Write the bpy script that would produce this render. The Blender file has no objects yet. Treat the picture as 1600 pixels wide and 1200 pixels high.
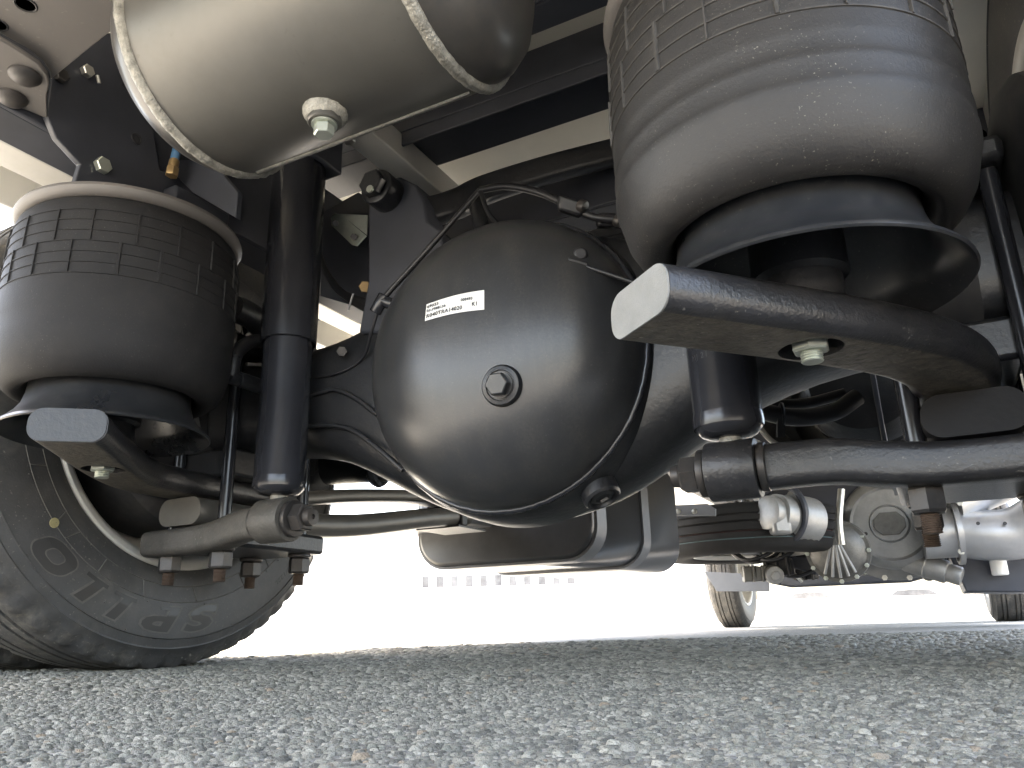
import bpy, bmesh, math, random
import numpy as np
from mathutils import Vector, Matrix
R = math.radians
random.seed(7)
sc = bpy.context.scene
COL = sc.collection

# ------------------------------------------------------------------ camera
F_PX = 1208.0                       # focal length in pixels of the 1600 px wide photograph
YAW, PITCH, ROLL = R(27), math.atan((978-600)/F_PX), math.atan(.027)
EYE = Vector((.5, 0, .055))
fwd = Vector((-math.sin(YAW)*math.cos(PITCH), math.cos(YAW)*math.cos(PITCH), math.sin(PITCH)))
r0 = Vector((math.cos(YAW), math.sin(YAW), 0)); u0 = r0.cross(fwd)
RIGHT = r0*math.cos(ROLL) - u0*math.sin(ROLL); UP = u0*math.cos(ROLL) + r0*math.sin(ROLL)
cd = bpy.data.cameras.new('camera'); cam = bpy.data.objects.new('camera', cd); COL.objects.link(cam)
m = Matrix((RIGHT, UP, -fwd)).transposed().to_4x4(); m.translation = EYE; cam.matrix_world = m
cd.sensor_width = 36; cd.lens = 36*F_PX/1600; cd.clip_start = .01; cd.clip_end = 2000
sc.camera = cam
sc.render.resolution_x, sc.render.resolution_y = 1024, 768

# ------------------------------------------------------------------ sky, sun, exposure
SUN = Vector((-.24, -.05, 1)).normalized()
w = bpy.data.worlds.new('World'); sc.world = w; w.use_nodes = True
nt = w.node_tree; bg = nt.nodes['Background']
sky = nt.nodes.new('ShaderNodeTexSky'); sky.sky_type = 'NISHITA'; sky.sun_disc = False; sky.dust_density = 5; sky.ozone_density = .5
sky.sun_elevation = math.asin(SUN.z); sky.sun_rotation = math.atan2(SUN.x, SUN.y)
nt.links.new(sky.outputs[0], bg.inputs[0]); bg.inputs[1].default_value = .15
sd = bpy.data.lights.new('sun', 'SUN'); sd.energy = 3.0; sd.angle = R(.5); sd.color = (1, .965, .92)
so = bpy.data.objects.new('sun', sd); COL.objects.link(so); so.location = (0, 0, 20)
so.rotation_euler = SUN.to_track_quat('Z', 'Y').to_euler()
sc.view_settings.view_transform = 'Standard'; sc.view_settings.look = 'None'
sc.view_settings.gamma = 1; sc.view_settings.use_curve_mapping = False
sc.view_settings.exposure = 3.95
sc.view_settings.use_white_balance = True; sc.view_settings.white_balance_temperature = 7300; sc.view_settings.white_balance_tint = 10
sc.render.engine = 'CYCLES'
sc.cycles.max_bounces = 6; sc.cycles.diffuse_bounces = 5; sc.cycles.glossy_bounces = 3; sc.cycles.use_adaptive_sampling = True

# ------------------------------------------------------------------ places in the truck's own metres
# x: right of the truck's centre line, y: forward, z: up from the asphalt
def ray(x, y): return fwd + RIGHT*((x-800)/F_PX) - UP*((y-600)/F_PX)
def _pl(x, y, a, v):
    d = ray(x, y); return EYE + d*((v-EYE[a])/d[a])
def atX(x, y, v): return _pl(x, y, 0, v)
def atY(x, y, v): return _pl(x, y, 1, v)
def atZ(x, y, v): return _pl(x, y, 2, v)
def atD(x, y, t): return EYE + ray(x, y)*t

# ------------------------------------------------------------------ materials
def mat(name, col, rough=.5, metal=0., var=.18, vs=6., bump=0., bs=120., dust=0., dcol=(.30, .27, .22), ds=5.,
        speck=0., scol=(.5, .47, .4), ss=260., spec=.5, coat=0., streak=None, drip=False):
    mt = bpy.data.materials.new(name); mt.use_nodes = True
    n, l = mt.node_tree.nodes, mt.node_tree.links
    b = n['Principled BSDF']; tc = n.new('ShaderNodeTexCoord'); co = tc.outputs['Object']
    def noise(scale, detail=5, rgh=.6, vec=None):
        q = n.new('ShaderNodeTexNoise'); q.inputs['Scale'].default_value = scale
        q.inputs['Detail'].default_value = detail; q.inputs['Roughness'].default_value = rgh
        l.new(vec or co, q.inputs['Vector']); return q.outputs[0]
    def ramp(fac, a, b_):
        q = n.new('ShaderNodeMapRange'); q.inputs[1].default_value = a; q.inputs[2].default_value = b_
        l.new(fac, q.inputs[0]); return q.outputs[0]
    def mix(fac, a, b_):
        q = n.new('ShaderNodeMix'); q.data_type = 'RGBA'
        if isinstance(fac, (int, float)): q.inputs[0].default_value = fac
        else: l.new(fac, q.inputs[0])
        for s, v in ((6, a), (7, b_)):
            if isinstance(v, tuple): q.inputs[s].default_value = (*v, 1)
            else: l.new(v, q.inputs[s])
        return q.outputs[2]
    def mul(a, b_):
        q = n.new('ShaderNodeMath'); q.operation = 'MULTIPLY'
        l.new(a, q.inputs[0])
        if isinstance(b_, (int, float)): q.inputs[1].default_value = b_
        else: l.new(b_, q.inputs[1])
        return q.outputs[0]
    lo = tuple(c*(1-var) for c in col); hi = tuple(min(1, c*(1+var)) for c in col)
    vec = co
    if streak:
        mp = n.new('ShaderNodeMapping'); mp.inputs['Scale'].default_value = streak; l.new(co, mp.inputs[0]); vec = mp.outputs[0]
    n0 = noise(vs, 5, .68, vec); c = mix(ramp(n0, .3, .7), lo, hi)
    if dust:
        dv = co
        if drip:
            mq = n.new('ShaderNodeMapping'); mq.inputs['Scale'].default_value = (1, 1, .12); l.new(co, mq.inputs[0]); dv = mq.outputs[0]
        f = ramp(noise(ds, 5, .7, dv), .42, .78); g = ramp(noise(ds*9, 4, .7), .35, .7)
        c = mix(mul(mul(f, g), dust), c, dcol)
    if speck:
        f = ramp(noise(ss, 2, .5), .655, .74); g = ramp(noise(ss*.03, 4, .7), .42, .66)
        c = mix(mul(mul(f, g), speck), c, scol)
    l.new(c, b.inputs['Base Color'])
    rr = n.new('ShaderNodeMapRange'); rr.inputs[3].default_value = max(.05, rough-.04); rr.inputs[4].default_value = min(1, rough+.05)
    l.new(n0, rr.inputs[0]); l.new(rr.outputs[0], b.inputs['Roughness'])
    b.inputs['Metallic'].default_value = metal; b.inputs['Specular IOR Level'].default_value = spec
    b.inputs['Coat Weight'].default_value = coat; b.inputs['Coat Roughness'].default_value = .25
    if bump:
        bp = n.new('ShaderNodeBump'); bp.inputs['Strength'].default_value = bump; bp.inputs['Distance'].default_value = .002
        l.new(noise(bs, 4, .6, vec), bp.inputs['Height']); l.new(bp.outputs[0], b.inputs['Normal'])
    return mt

M = {}
M['paint'] = mat('black_chassis_paint', (.014, .0148, .017), .36, var=.35, bump=.35, bs=110, dust=.2, dcol=(.09, .08, .065), ds=8, speck=.15, ss=420)
M['paint_gloss'] = mat('black_gloss_paint', (.019, .020, .024), .22, var=.2, bump=.05, bs=90, dust=.05, dcol=(.09, .085, .075), ds=9)
M['cover'] = mat('differential_cover_paint', (.027, .028, .030), .30, var=.2, bump=.07, bs=220, dust=.55, dcol=(.085, .077, .064), ds=34, speck=.12, ss=380, drip=True)
M['frame'] = mat('frame_dark_paint', (.034, .037, .047), .5, var=.25, dust=.12, dcol=(.09, .085, .08), ds=6)
M['scale'] = mat('forged_bar_paint', (.017, .017, .019), .33, var=.4, bump=.38, bs=230, dust=.25, dcol=(.12, .105, .085), ds=12, vs=14, speck=.25, ss=300)
M['scale_under'] = mat('mill_scale_underside', (.060, .052, .041), .5, var=.75, vs=85, bump=1., bs=110, dust=.5, dcol=(.17, .15, .115), ds=26, speck=.6, ss=200)
M['leaf'] = mat('shaded_leaf_paint', (.010, .010, .011), .6, var=.3, bump=.2, bs=160, spec=.2)  # near-black tone holds the shade on the right leaf's rear end
M['spare'] = mat('spare_tyre_rubber', (.020, .0195, .019), .8, var=.2, vs=14, bump=.2, bs=200, spec=.15)
M['letter0'] = mat('faint_letter_rubber', (.032, .031, .031), .5, var=.15)
M['fuel'] = mat('fuel_tank_metal', (.10, .10, .103), .30, metal=.85, var=.15, bump=.05, bs=30)
M['arm'] = mat('dusty_forging', (.055, .051, .045), .5, var=.35, vs=20, bump=.6, bs=190, dust=.5, dcol=(.15, .135, .11), ds=12, speck=.4, ss=300)
M['ribs'] = mat('lit_rubber_rib', (.034, .031, .028), .6, var=.4, vs=60)  # paler than the bellows, standing for light caught on the raised ribs
M['piston'] = mat('dusty_black_steel', (.016, .017, .019), .28, var=.2, dust=.35, dcol=(.10, .095, .085), ds=12, speck=.2, ss=300)
M['red'] = mat('red_line_paint', (.16, .05, .045), .7, var=.3)
M['teal'] = mat('teal_line_paint', (.07, .11, .12), .7, var=.3)
M['strap'] = mat('strap_steel', (.13, .13, .135), .38, metal=.3, var=.15)
M['forge_end'] = mat('sawn_bar_end', (.20, .20, .19), .6, var=.12, bump=.35, bs=700, vs=40)
M['rubber'] = mat('air_spring_rubber', (.0165, .0155, .0150), .50, var=.25, vs=9, bump=.22, bs=420, dust=.35, dcol=(.058, .049, .041), ds=5, speck=.55, scol=(.34, .31, .26), ss=520, spec=.4)
M['rubber_clean'] = mat('air_spring_rubber_clean', (.016, .0158, .0165), .62, var=.2, vs=9, bump=.2, bs=420, dust=.2, dcol=(.07, .06, .05), ds=6, speck=.12, ss=520, spec=.18)
M['tyre'] = mat('tyre_rubber', (.052, .051, .050), .55, var=.25, vs=10, bump=.2, bs=300, dust=.5, dcol=(.17, .155, .13), ds=6, speck=.5, scol=(.36, .33, .27), ss=240)
M['tread'] = mat('tyre_tread_rubber', (.046, .044, .042), .75, var=.25, vs=12, bump=.4, bs=260, dust=.8, dcol=(.28, .25, .20), ds=10, speck=1, ss=160)
M['letter'] = mat('tyre_letter_rubber', (.010, .010, .011), .4, var=.15)
M['outline'] = mat('tyre_moulding_line', (.10, .095, .085), .7, var=.3, vs=60)
M['tank'] = mat('grey_tank_paint', (.105, .101, .092), .38, metal=.5, var=.10, vs=5, bump=.03, bs=500, dust=.3, dcol=(.075, .066, .05), ds=8, speck=.5, scol=(.05, .045, .04), ss=120)
M['tank_end'] = mat('tank_end_paint', (.07, .067, .064), .32, metal=.5, var=.15, vs=6, dust=.2, dcol=(.25, .2, .15))
M['weld'] = mat('weld_bead_metal', (.26, .25, .22), .38, metal=.5, var=.4, vs=90, bump=1.0, bs=420)
M['zinc'] = mat('zinc_plated_steel', (.50, .53, .47), .35, metal=.75, var=.15, vs=25, dust=.2, dcol=(.35, .2, .1), ds=30)
M['bright'] = mat('bright_bolt_steel', (.62, .61, .56), .3, metal=.9, var=.15, vs=40)
M['darkbolt'] = mat('dark_bolt_steel', (.035, .033, .032), .42, metal=.25, var=.35, vs=30, dust=.4, dcol=(.16, .11, .08), ds=24)
M['rust'] = mat('rusted_thread_steel', (.11, .075, .055), .65, metal=.3, var=.4, vs=40, bump=.5, bs=300)
M['silver_frame'] = mat('grey_stringer_paint', (.45, .44, .41), .5, var=.1, dust=.25, dcol=(.25, .22, .17))
M['panel'] = mat('cream_floor_panel', (.74, .71, .63), .55, var=.06, vs=3, dust=.2, dcol=(.35, .31, .24), ds=4)
M['plate'] = mat('brown_grey_plate', (.115, .106, .099), .5, var=.08, dust=.2, dcol=(.2, .17, .14), speck=.3, ss=200)
M['rim'] = mat('silver_wheel_paint', (.62, .60, .55), .4, metal=.35, var=.12, dust=.25, dcol=(.2, .17, .13))
M['hub'] = mat('brake_drum_iron', (.02, .02, .022), .6, var=.3, dust=.2)
M['cast'] = mat('cast_aluminium', (.27, .27, .265), .45, metal=.5, var=.18, vs=14, bump=.35, bs=160, dust=.25, dcol=(.28, .25, .2), ds=14)
M['cast_dirty'] = mat('dull_cast_aluminium', (.12, .116, .106), .5, metal=.4, var=.3, vs=18, bump=.4, bs=140, dust=.4, dcol=(.12, .11, .1), ds=16)
M['pipe_al'] = mat('aluminised_pipe', (.40, .40, .40), .33, metal=.7, var=.12, vs=10, bump=.08, bs=60)
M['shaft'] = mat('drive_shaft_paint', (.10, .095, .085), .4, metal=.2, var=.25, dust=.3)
M['hose'] = mat('black_hose', (.014, .014, .016), .42, var=.2)
M['blue'] = mat('blue_tape', (.08, .20, .36), .5, var=.1)
M['brass'] = mat('brass_fitting', (.34, .23, .11), .4, metal=.6, var=.2)
M['steel_box'] = mat('grey_bracket_steel', (.17, .175, .185), .45, metal=.3, var=.12)
M['label'] = mat('white_paper_label', (.66, .66, .64), .6, var=.03)
M['ink'] = mat('printed_ink', (.03, .03, .035), .6, var=.05)
M['marking'] = mat('yellow_chalk_dot', (.30, .26, .13), .8, var=.2, vs=60)
M['body'] = mat('white_body_paint', (.7, .7, .68), .4, var=.03)
M['wallw'] = mat('white_render', (.72, .71, .68), .8, var=.05)
M['glass'] = mat('dark_window_glass', (.03, .035, .04), .12, var=.1)
M['pale_pane'] = mat('glare_pale_window', (.115, .115, .116), .8, var=.4, vs=.9, spec=.1)  # pale tone stands for glare and sky reflection on the far glass
M['carw'] = mat('silver_car_paint', (.55, .56, .6), .3, metal=.3, var=.03)
M['carr'] = mat('red_car_paint', (.42, .05, .05), .35, var=.05)
M['concrete'] = mat('pale_concrete', (.42, .40, .37), .85, var=.12, bump=.3, bs=40)

# ------------------------------------------------------------------ mesh builder
def basis(axis, hint=(0, 0, 1)):
    a = Vector(axis).normalized(); h = Vector(hint)
    if abs(a.dot(h)) > .95*h.length: h = Vector((1, 0, 0)) if abs(a.x) < .9 else Vector((0, 1, 0))
    x = h.cross(a).normalized(); y = a.cross(x).normalized()
    return x, y, a
class MB:
    def __init__(s): s.v = []; s.f = []
    def add(s, vs, fs):
        o = len(s.v); s.v += [tuple(p) for p in vs]; s.f += [tuple(i+o for i in q) for q in fs]; return s
    def box(s, c, size, rz=0., axes=None):
        hx, hy, hz = [k/2 for k in size]
        if axes is None:
            ca, sa = math.cos(rz), math.sin(rz); axes = (Vector((ca, sa, 0)), Vector((-sa, ca, 0)), Vector((0, 0, 1)))
        c = Vector(c)
        vs = [c+axes[0]*x*hx+axes[1]*y*hy+axes[2]*z*hz for z in (-1, 1) for x, y in ((-1, -1), (1, -1), (1, 1), (-1, 1))]
        return s.add(vs, [(0, 3, 2, 1), (4, 5, 6, 7), (0, 1, 5, 4), (1, 2, 6, 5), (2, 3, 7, 6), (3, 0, 4, 7)])
    def bx(s, x0, x1, y0, y1, z0, z1): return s.box(((x0+x1)/2, (y0+y1)/2, (z0+z1)/2), (abs(x1-x0), abs(y1-y0), abs(z1-z0)))
    def lathe(s, prof, o=(0, 0, 0), axis=(0, 0, 1), n=48, fn=None, close=False, hint=(0, 0, 1)):
        # prof: (radius, height along axis); closed ends where radius is 0
        x, y, a = basis(axis, hint); o = Vector(o); vs = []; rows = []
        for i, (r, h) in enumerate(prof):
            if r < 1e-6: rows.append([len(vs)]); vs.append(o+a*h); continue
            row = []
            for k in range(n):
                t = 2*math.pi*k/n; rr, hh = (r, h) if fn is None else fn(i, k, r, h)
                row.append(len(vs)); vs.append(o+(x*math.cos(t)+y*math.sin(t))*rr+a*hh)
            rows.append(row)
        fs = []
        pairs = list(zip(rows[:-1], rows[1:]))
        if close: pairs.append((rows[-1], rows[0]))
        for p, q in pairs:
            if len(p) == 1 and len(q) == 1: continue
            for k in range(n):
                k2 = (k+1) % n
                if len(p) == 1: fs.append((p[0], q[k2], q[k]))
                elif len(q) == 1: fs.append((p[k], p[k2], q[0]))
                else: fs.append((p[k], p[k2], q[k2], q[k]))
        return s.add(vs, fs)
    def cyl(s, p0, p1, r, r1=None, n=24):
        p0, p1 = Vector(p0), Vector(p1); L = (p1-p0).length; r1 = r if r1 is None else r1
        return s.lathe([(0, 0), (r, 0), (r1, L), (0, L)], p0, p1-p0, n)
    def rcyl(s, p0, p1, r, e=.004, n=32):       # cylinder with softened rims
        p0, p1 = Vector(p0), Vector(p1); L = (p1-p0).length
        return s.lathe([(0, 0), (r-e, 0), (r-.3*e, .3*e), (r, e), (r, L-e), (r-.3*e, L-.3*e), (r-e, L), (0, L)], p0, p1-p0, n)
    def hexn(s, p0, p1, r, ch=.12):
        p0, p1 = Vector(p0), Vector(p1); L = (p1-p0).length
        return s.lathe([(0, 0), (r*.88, 0), (r, ch*L), (r, L*(1-ch)), (r*.88, L), (0, L)], p0, p1-p0, 6)
    def torus(s, o, axis, Rr, r, n=64, k=8, fn=None):
        prof = [(Rr+r*math.cos(2*math.pi*i/k), r*math.sin(2*math.pi*i/k)) for i in range(k)]
        return s.lathe(prof, o, axis, n, fn, close=True)
    def tube(s, pts, r, n=10, rs=None):
        pts = [Vector(p) for p in pts]; up = Vector((.13, .21, 1)); vs = []; fs = []
        for i, p in enumerate(pts):
            t = (pts[min(i+1, len(pts)-1)]-pts[max(i-1, 0)]).normalized()
            x = up.cross(t)
            x = x.normalized() if x.length > 1e-3 else Vector((1, 0, 0)); y = t.cross(x)
            rr = rs[i] if rs else r
            vs += [p+(x*math.cos(2*math.pi*k/n)+y*math.sin(2*math.pi*k/n))*rr for k in range(n)]
        for i in range(len(pts)-1):
            for k in range(n): fs.append((i*n+k, i*n+(k+1) % n, (i+1)*n+(k+1) % n, (i+1)*n+k))
        fs.append(tuple(range(n))[::-1]); fs.append(tuple((len(pts)-1)*n+k for k in range(n)))
        return s.add(vs, fs)
    def sweep(s, sec, path, up=(0, 0, 1), scale=None, caps=True):
        # sec: (side, up) outline; the section stands across the path
        pts = [Vector(p) for p in path]; up = Vector(up); n = len(sec); vs = []; fs = []
        for i, p in enumerate(pts):
            t = (pts[min(i+1, len(pts)-1)]-pts[max(i-1, 0)]).normalized()
            x = t.cross(up).normalized(); y = x.cross(t)
            k = scale[i] if scale else (1, 1)
            vs += [p+x*a*k[0]+y*b*k[1] for a, b in sec]
        for i in range(len(pts)-1):
            for k in range(n): fs.append((i*n+k, i*n+(k+1) % n, (i+1)*n+(k+1) % n, (i+1)*n+k))
        if caps: fs.append(tuple(range(n))[::-1]); fs.append(tuple((len(pts)-1)*n+k for k in range(n)))
        return s.add(vs, fs)
    def prism(s, pts, off):                      # polygon of 3-D points pushed along off
        off = Vector(off); a = [Vector(p) for p in pts]; n = len(a)
        return s.add(a+[p+off for p in a], [tuple(range(n))[::-1], tuple(range(n, 2*n))]+[(i, (i+1) % n, n+(i+1) % n, n+i) for i in range(n)])
    def build(s, name, material, parent=None, bevel=0., smooth=35, kind=None, label=None, cat=None, group=None, fix=True):
        me = bpy.data.meshes.new(name); me.from_pydata(s.v, [], s.f); me.update()
        if fix:
            b = bmesh.new(); b.from_mesh(me); bmesh.ops.recalc_face_normals(b, faces=b.faces); b.to_mesh(me); b.free()
        if smooth:
            me.polygons.foreach_set('use_smooth', [True]*len(me.polygons)); me.set_sharp_from_angle(angle=R(smooth))
        me.materials.append(M[material] if isinstance(material, str) else material)
        o = bpy.data.objects.new(name, me); COL.objects.link(o)
        if parent is not None: o.parent = parent
        if bevel:
            bm_ = o.modifiers.new('edge', 'BEVEL'); bm_.width = bevel; bm_.segments = 2; bm_.limit_method = 'ANGLE'; bm_.angle_limit = R(40)
        return tag(o, label, cat, group, kind)
def tag(o, label=None, cat=None, group=None, kind=None):
    for k, v in (('label', label), ('category', cat), ('group', group), ('kind', kind)):
        if v: o[k] = v
    return o
def empty(name, loc, **k):
    o = bpy.data.objects.new(name, None); COL.objects.link(o); o.location = loc; o.empty_display_size = .1; return tag(o, **k)
def rrect(wd, ht, r, n=5):
    out = []
    for cx, cy, a0 in ((wd/2-r, ht/2-r, 0), (-wd/2+r, ht/2-r, 90), (-wd/2+r, -ht/2+r, 180), (wd/2-r, -ht/2+r, 270)):
        out += [(cx+r*math.cos(R(a0+90*i/n)), cy+r*math.sin(R(a0+90*i/n))) for i in range(n+1)]
    return out
def spline(pts, n=8):                           # Catmull-Rom through the points
    p = [Vector(q) for q in pts]; p = [p[0]*2-p[1]]+p+[p[-1]*2-p[-2]]; out = []
    for i in range(1, len(p)-2):
        for k in range(n):
            t = k/n; a, b, c, d = p[i-1:i+3]
            out.append(.5*((2*b)+(c-a)*t+(2*a-5*b+4*c-d)*t*t+(3*b-a-3*c+d)*t**3))
    return out+[p[-2]]
def text2d(body, size=1., bold=0., shear=0., extrude=0., space=1., cuts=0):
    cu = bpy.data.curves.new('t', 'FONT'); cu.body = body; cu.size = size; cu.offset = bold; cu.shear = shear; cu.extrude = extrude
    cu.resolution_u = 3; cu.space_character = space
    ob = bpy.data.objects.new('t', cu); COL.objects.link(ob)
    dg = bpy.context.evaluated_depsgraph_get(); me = bpy.data.meshes.new_from_object(ob.evaluated_get(dg))
    if cuts:
        b_ = bmesh.new(); b_.from_mesh(me); bmesh.ops.triangulate(b_, faces=b_.faces)
        for _ in range(cuts):
            le = [e_ for e_ in b_.edges if e_.calc_length() > .09*size]
            if le: bmesh.ops.subdivide_edges(b_, edges=le, cuts=1); bmesh.ops.triangulate(b_, faces=b_.faces)
        b_.to_mesh(me); b_.free()
    vs = [v.co.copy() for v in me.vertices]; fs = [tuple(p.vertices) for p in me.polygons]
    bpy.data.objects.remove(ob); bpy.data.curves.remove(cu); bpy.data.meshes.remove(me)
    return vs, fs

# ================================================================== THE SETTING
# asphalt sheet, reaching the horizon
ga = bpy.data.materials.new('asphalt'); ga.use_nodes = True
n, l = ga.node_tree.nodes, ga.node_tree.links; b = n['Principled BSDF']
tc = n.new('ShaderNodeTexCoord'); vo = n.new('ShaderNodeTexVoronoi'); vo.inputs['Scale'].default_value = 150
l.new(tc.outputs['Object'], vo.inputs['Vector'])
sp = n.new('ShaderNodeSeparateColor'); l.new(vo.outputs['Color'], sp.inputs[0])
cr = n.new('ShaderNodeValToRGB'); e = cr.color_ramp.elements
e[0].position = 0; e[0].color = (.19, .188, .175, 1); e[1].position = 1; e[1].color = (.38, .37, .335, 1)
l.new(sp.outputs[0], cr.inputs[0])
no = n.new('ShaderNodeTexNoise'); no.inputs['Scale'].default_value = 1.7; no.inputs['Detail'].default_value = 6; l.new(tc.outputs['Object'], no.inputs['Vector'])
mx = n.new('ShaderNodeMix'); mx.data_type = 'RGBA'; mx.blend_type = 'MULTIPLY'; mx.inputs[0].default_value = .35
l.new(cr.outputs[0], mx.inputs[6]); l.new(no.outputs[0], mx.inputs[7]); l.new(mx.outputs[2], b.inputs['Base Color'])
bp = n.new('ShaderNodeBump'); bp.inputs['Strength'].default_value = .9; bp.inputs['Distance'].default_value = .003; bp.invert = True
l.new(vo.outputs['Distance'], bp.inputs['Height']); l.new(bp.outputs[0], b.inputs['Normal']); b.inputs['Roughness'].default_value = .85
MB().add([(-300, -300, 0), (300, -300, 0), (300, 300, 0), (-300, 300, 0)], [(0, 1, 2, 3)]).build('asphalt_ground', ga, smooth=0, kind='structure',
    label='grey coarse asphalt ground under and around the truck')

# loose-looking chippings of the asphalt near the camera: nobody could count them
def chippings():
    rg = np.random.default_rng(3); P = []; S = []
    for d0, d1, s in ((.10, .8, .0041), (.8, 1.5, .0064), (1.5, 2.6, .0105)):
        hw = .42+.72*d1; nx, ny = int(2*hw/s), int((d1-d0)/s)
        gx, gy = np.meshgrid(np.linspace(-hw, hw, nx), np.linspace(d0, d1, ny))
        gx = gx.ravel()+rg.normal(0, s*.36, gx.size); gy = gy.ravel()+rg.normal(0, s*.36, gy.size)
        k = np.abs(gx) < .42+.72*gy; gx, gy = gx[k], gy[k]
        P.append(np.c_[EYE.x+gx*r0.x-gy*r0.y, gx*r0.y+gy*r0.x]); S.append(np.clip(rg.lognormal(math.log(s*.58), .32, gx.size), s*.2, s*1.2))
    P = np.concatenate(P); S = np.concatenate(S); N = len(P)
    # a lumpy cap: apex, five shoulder corners, five skirt corners
    ang = np.arange(5)*2*math.pi/5
    a1 = ang[None]+rg.uniform(0, 6.28, (N, 1))+rg.normal(0, .22, (N, 5)); a2 = a1+.63+rg.normal(0, .1, (N, 5))
    q1 = S[:, None]*rg.uniform(.45, .8, (N, 5)); q2 = S[:, None]*rg.uniform(.85, 1.25, (N, 5))
    h = S*rg.uniform(.15, .62, N)
    V = np.zeros((N, 11, 3))
    V[:, 0, :2] = P+rg.normal(0, .2, (N, 2))*S[:, None]; V[:, 0, 2] = h
    V[:, 1:6, 0] = P[:, :1]+np.cos(a1)*q1; V[:, 1:6, 1] = P[:, 1:]+np.sin(a1)*q1; V[:, 1:6, 2] = h[:, None]*rg.uniform(.65, 1.0, (N, 5))
    V[:, 6:, 0] = P[:, :1]+np.cos(a2)*q2; V[:, 6:, 1] = P[:, 1:]+np.sin(a2)*q2; V[:, 6:, 2] = -.001
    T = []
    for i in range(5):
        j = (i+1) % 5; T += [(0, 1+i, 1+j), (1+i, 6+i, 1+j), (1+j, 6+i, 6+j)]
    T = (np.array(T)[None]+(np.arange(N)*11)[:, None, None]).reshape(-1)
    me = bpy.data.meshes.new('asphalt_chippings'); nt_ = len(T)//3
    me.vertices.add(N*11); me.vertices.foreach_set('co', V.astype(np.float32).ravel())
    me.loops.add(nt_*3); me.loops.foreach_set('vertex_index', T.astype(np.int32))
    me.polygons.add(nt_); me.polygons.foreach_set('loop_start', np.arange(0, nt_*3, 3, dtype=np.int32))
    me.polygons.foreach_set('loop_total', np.full(nt_, 3, np.int32)); me.update(calc_edges=True)
    at = me.attributes.new('stone', 'FLOAT', 'POINT'); at.data.foreach_set('value', np.repeat(rg.random(N), 11).astype(np.float32))
    mt = bpy.data.materials.new('asphalt_stone'); mt.use_nodes = True; n, l = mt.node_tree.nodes, mt.node_tree.links; b = n['Principled BSDF']
    a = n.new('ShaderNodeAttribute'); a.attribute_name = 'stone'; cr = n.new('ShaderNodeValToRGB'); cr.color_ramp.interpolation = 'LINEAR'
    el = cr.color_ramp.elements; el[0].color = (0.102, 0.099, 0.086, 1); el[1].color = (0.286, 0.225, 0.158, 1)
    for p, c in ((.3, (0.173, 0.169, 0.145)), (.45, (0.204, 0.205, 0.169)), (.6, (0.245, 0.234, 0.195)), (.82, (0.286, 0.276, 0.233)), (.94, (0.377, 0.360, 0.302)), (.978, (0.245, 0.237, 0.205)), (.988, (0.275, 0.230, 0.172))):
        x = el.new(p); x.color = (*c, 1)
    l.new(a.outputs['Fac'], cr.inputs[0])
    tc = n.new('ShaderNodeTexCoord'); no = n.new('ShaderNodeTexNoise'); no.inputs['Scale'].default_value = 620; no.inputs['Detail'].default_value = 3; no.inputs['Roughness'].default_value = .75
    l.new(tc.outputs['Object'], no.inputs['Vector'])
    mr = n.new('ShaderNodeMapRange'); mr.inputs[3].default_value = .35; mr.inputs[4].default_value = 1.6; l.new(no.outputs[0], mr.inputs[0])
    mx = n.new('ShaderNodeMix'); mx.data_type = 'RGBA'; mx.blend_type = 'MULTIPLY'; mx.inputs[0].default_value = 1; mx.clamp_result = False
    l.new(cr.outputs[0], mx.inputs[6]); l.new(mr.outputs[0], mx.inputs[7]); l.new(mx.outputs[2], b.inputs['Base Color'])
    bp = n.new('ShaderNodeBump'); bp.inputs['Strength'].default_value = 1.0; bp.inputs['Distance'].default_value = .0022
    l.new(no.outputs[0], bp.inputs['Height']); l.new(bp.outputs[0], b.inputs['Normal']); b.inputs['Roughness'].default_value = .8
    me.materials.append(mt); me.polygons.foreach_set('use_smooth', [True]*nt_)
    o = bpy.data.objects.new('asphalt_chippings', me); COL.objects.link(o)
    tag(o, 'worn stone chippings bound in the grey asphalt surface', 'asphalt', kind='stuff')
chippings()

# ================================================================== THE TRUCK
truck = empty('truck', (0, 0, 0), label='truck seen from underneath with air suspended rear axle and grey air tank', cat='truck')
CX = -.009                                   # the measured axle is a touch left of the centre line
AY, AZ = .985, .43                           # rear axle

# ---- cargo body, floor, stringers, cross beams
MB().bx(-1.10, 1.10, -1.0, 5.0, 1.06, 1.36).build('cargo_body', 'body', truck, bevel=.01)  # unseen; its height and rear end are set for the light let underneath
FLOOR = MB().bx(-1.09, 1.09, -.99, 4.98, 1.03, 1.055).build('cargo_floor', 'panel', truck, label='cream underside of the cargo floor')
for y0, y1 in ((-.45, -.33), (.12, .24), (1.03, 1.16), (1.62, 1.72), (2.2, 2.3), (2.8, 2.9), (3.4, 3.5), (4.0, 4.1), (4.6, 4.7)):
    MB().bx(-1.0, 1.0, y0, y1, .955, 1.028).bx(-1.0, 1.0, y0, y0+.006, .925, .954).build('floor_cross_beam', 'frame', truck, bevel=.002)
for x in (-.275, .275):
    o = MB().bx(x-.03, x+.03, -.5, 4.9, .90, .953).build('stringer', 'silver_frame', truck, bevel=.003)
    for y in (.62, .93, 1.25, 1.6):
        MB().hexn((x-.012, y, .898), (x-.012, y, .886), .012).build('bolt', 'bright', o)
for s in (-1, 1):
    o = MB().bx(*((-.91, -.83) if s < 0 else (.755, .80)), -.5, 4.9, .90, 1.028).build('side_sill', 'silver_frame', truck, bevel=.004)
    MB().bx(s*1.04, s*1.098, -.5, 4.9, .90, 1.027).build('side_rail', 'body', truck, bevel=.004)
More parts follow.
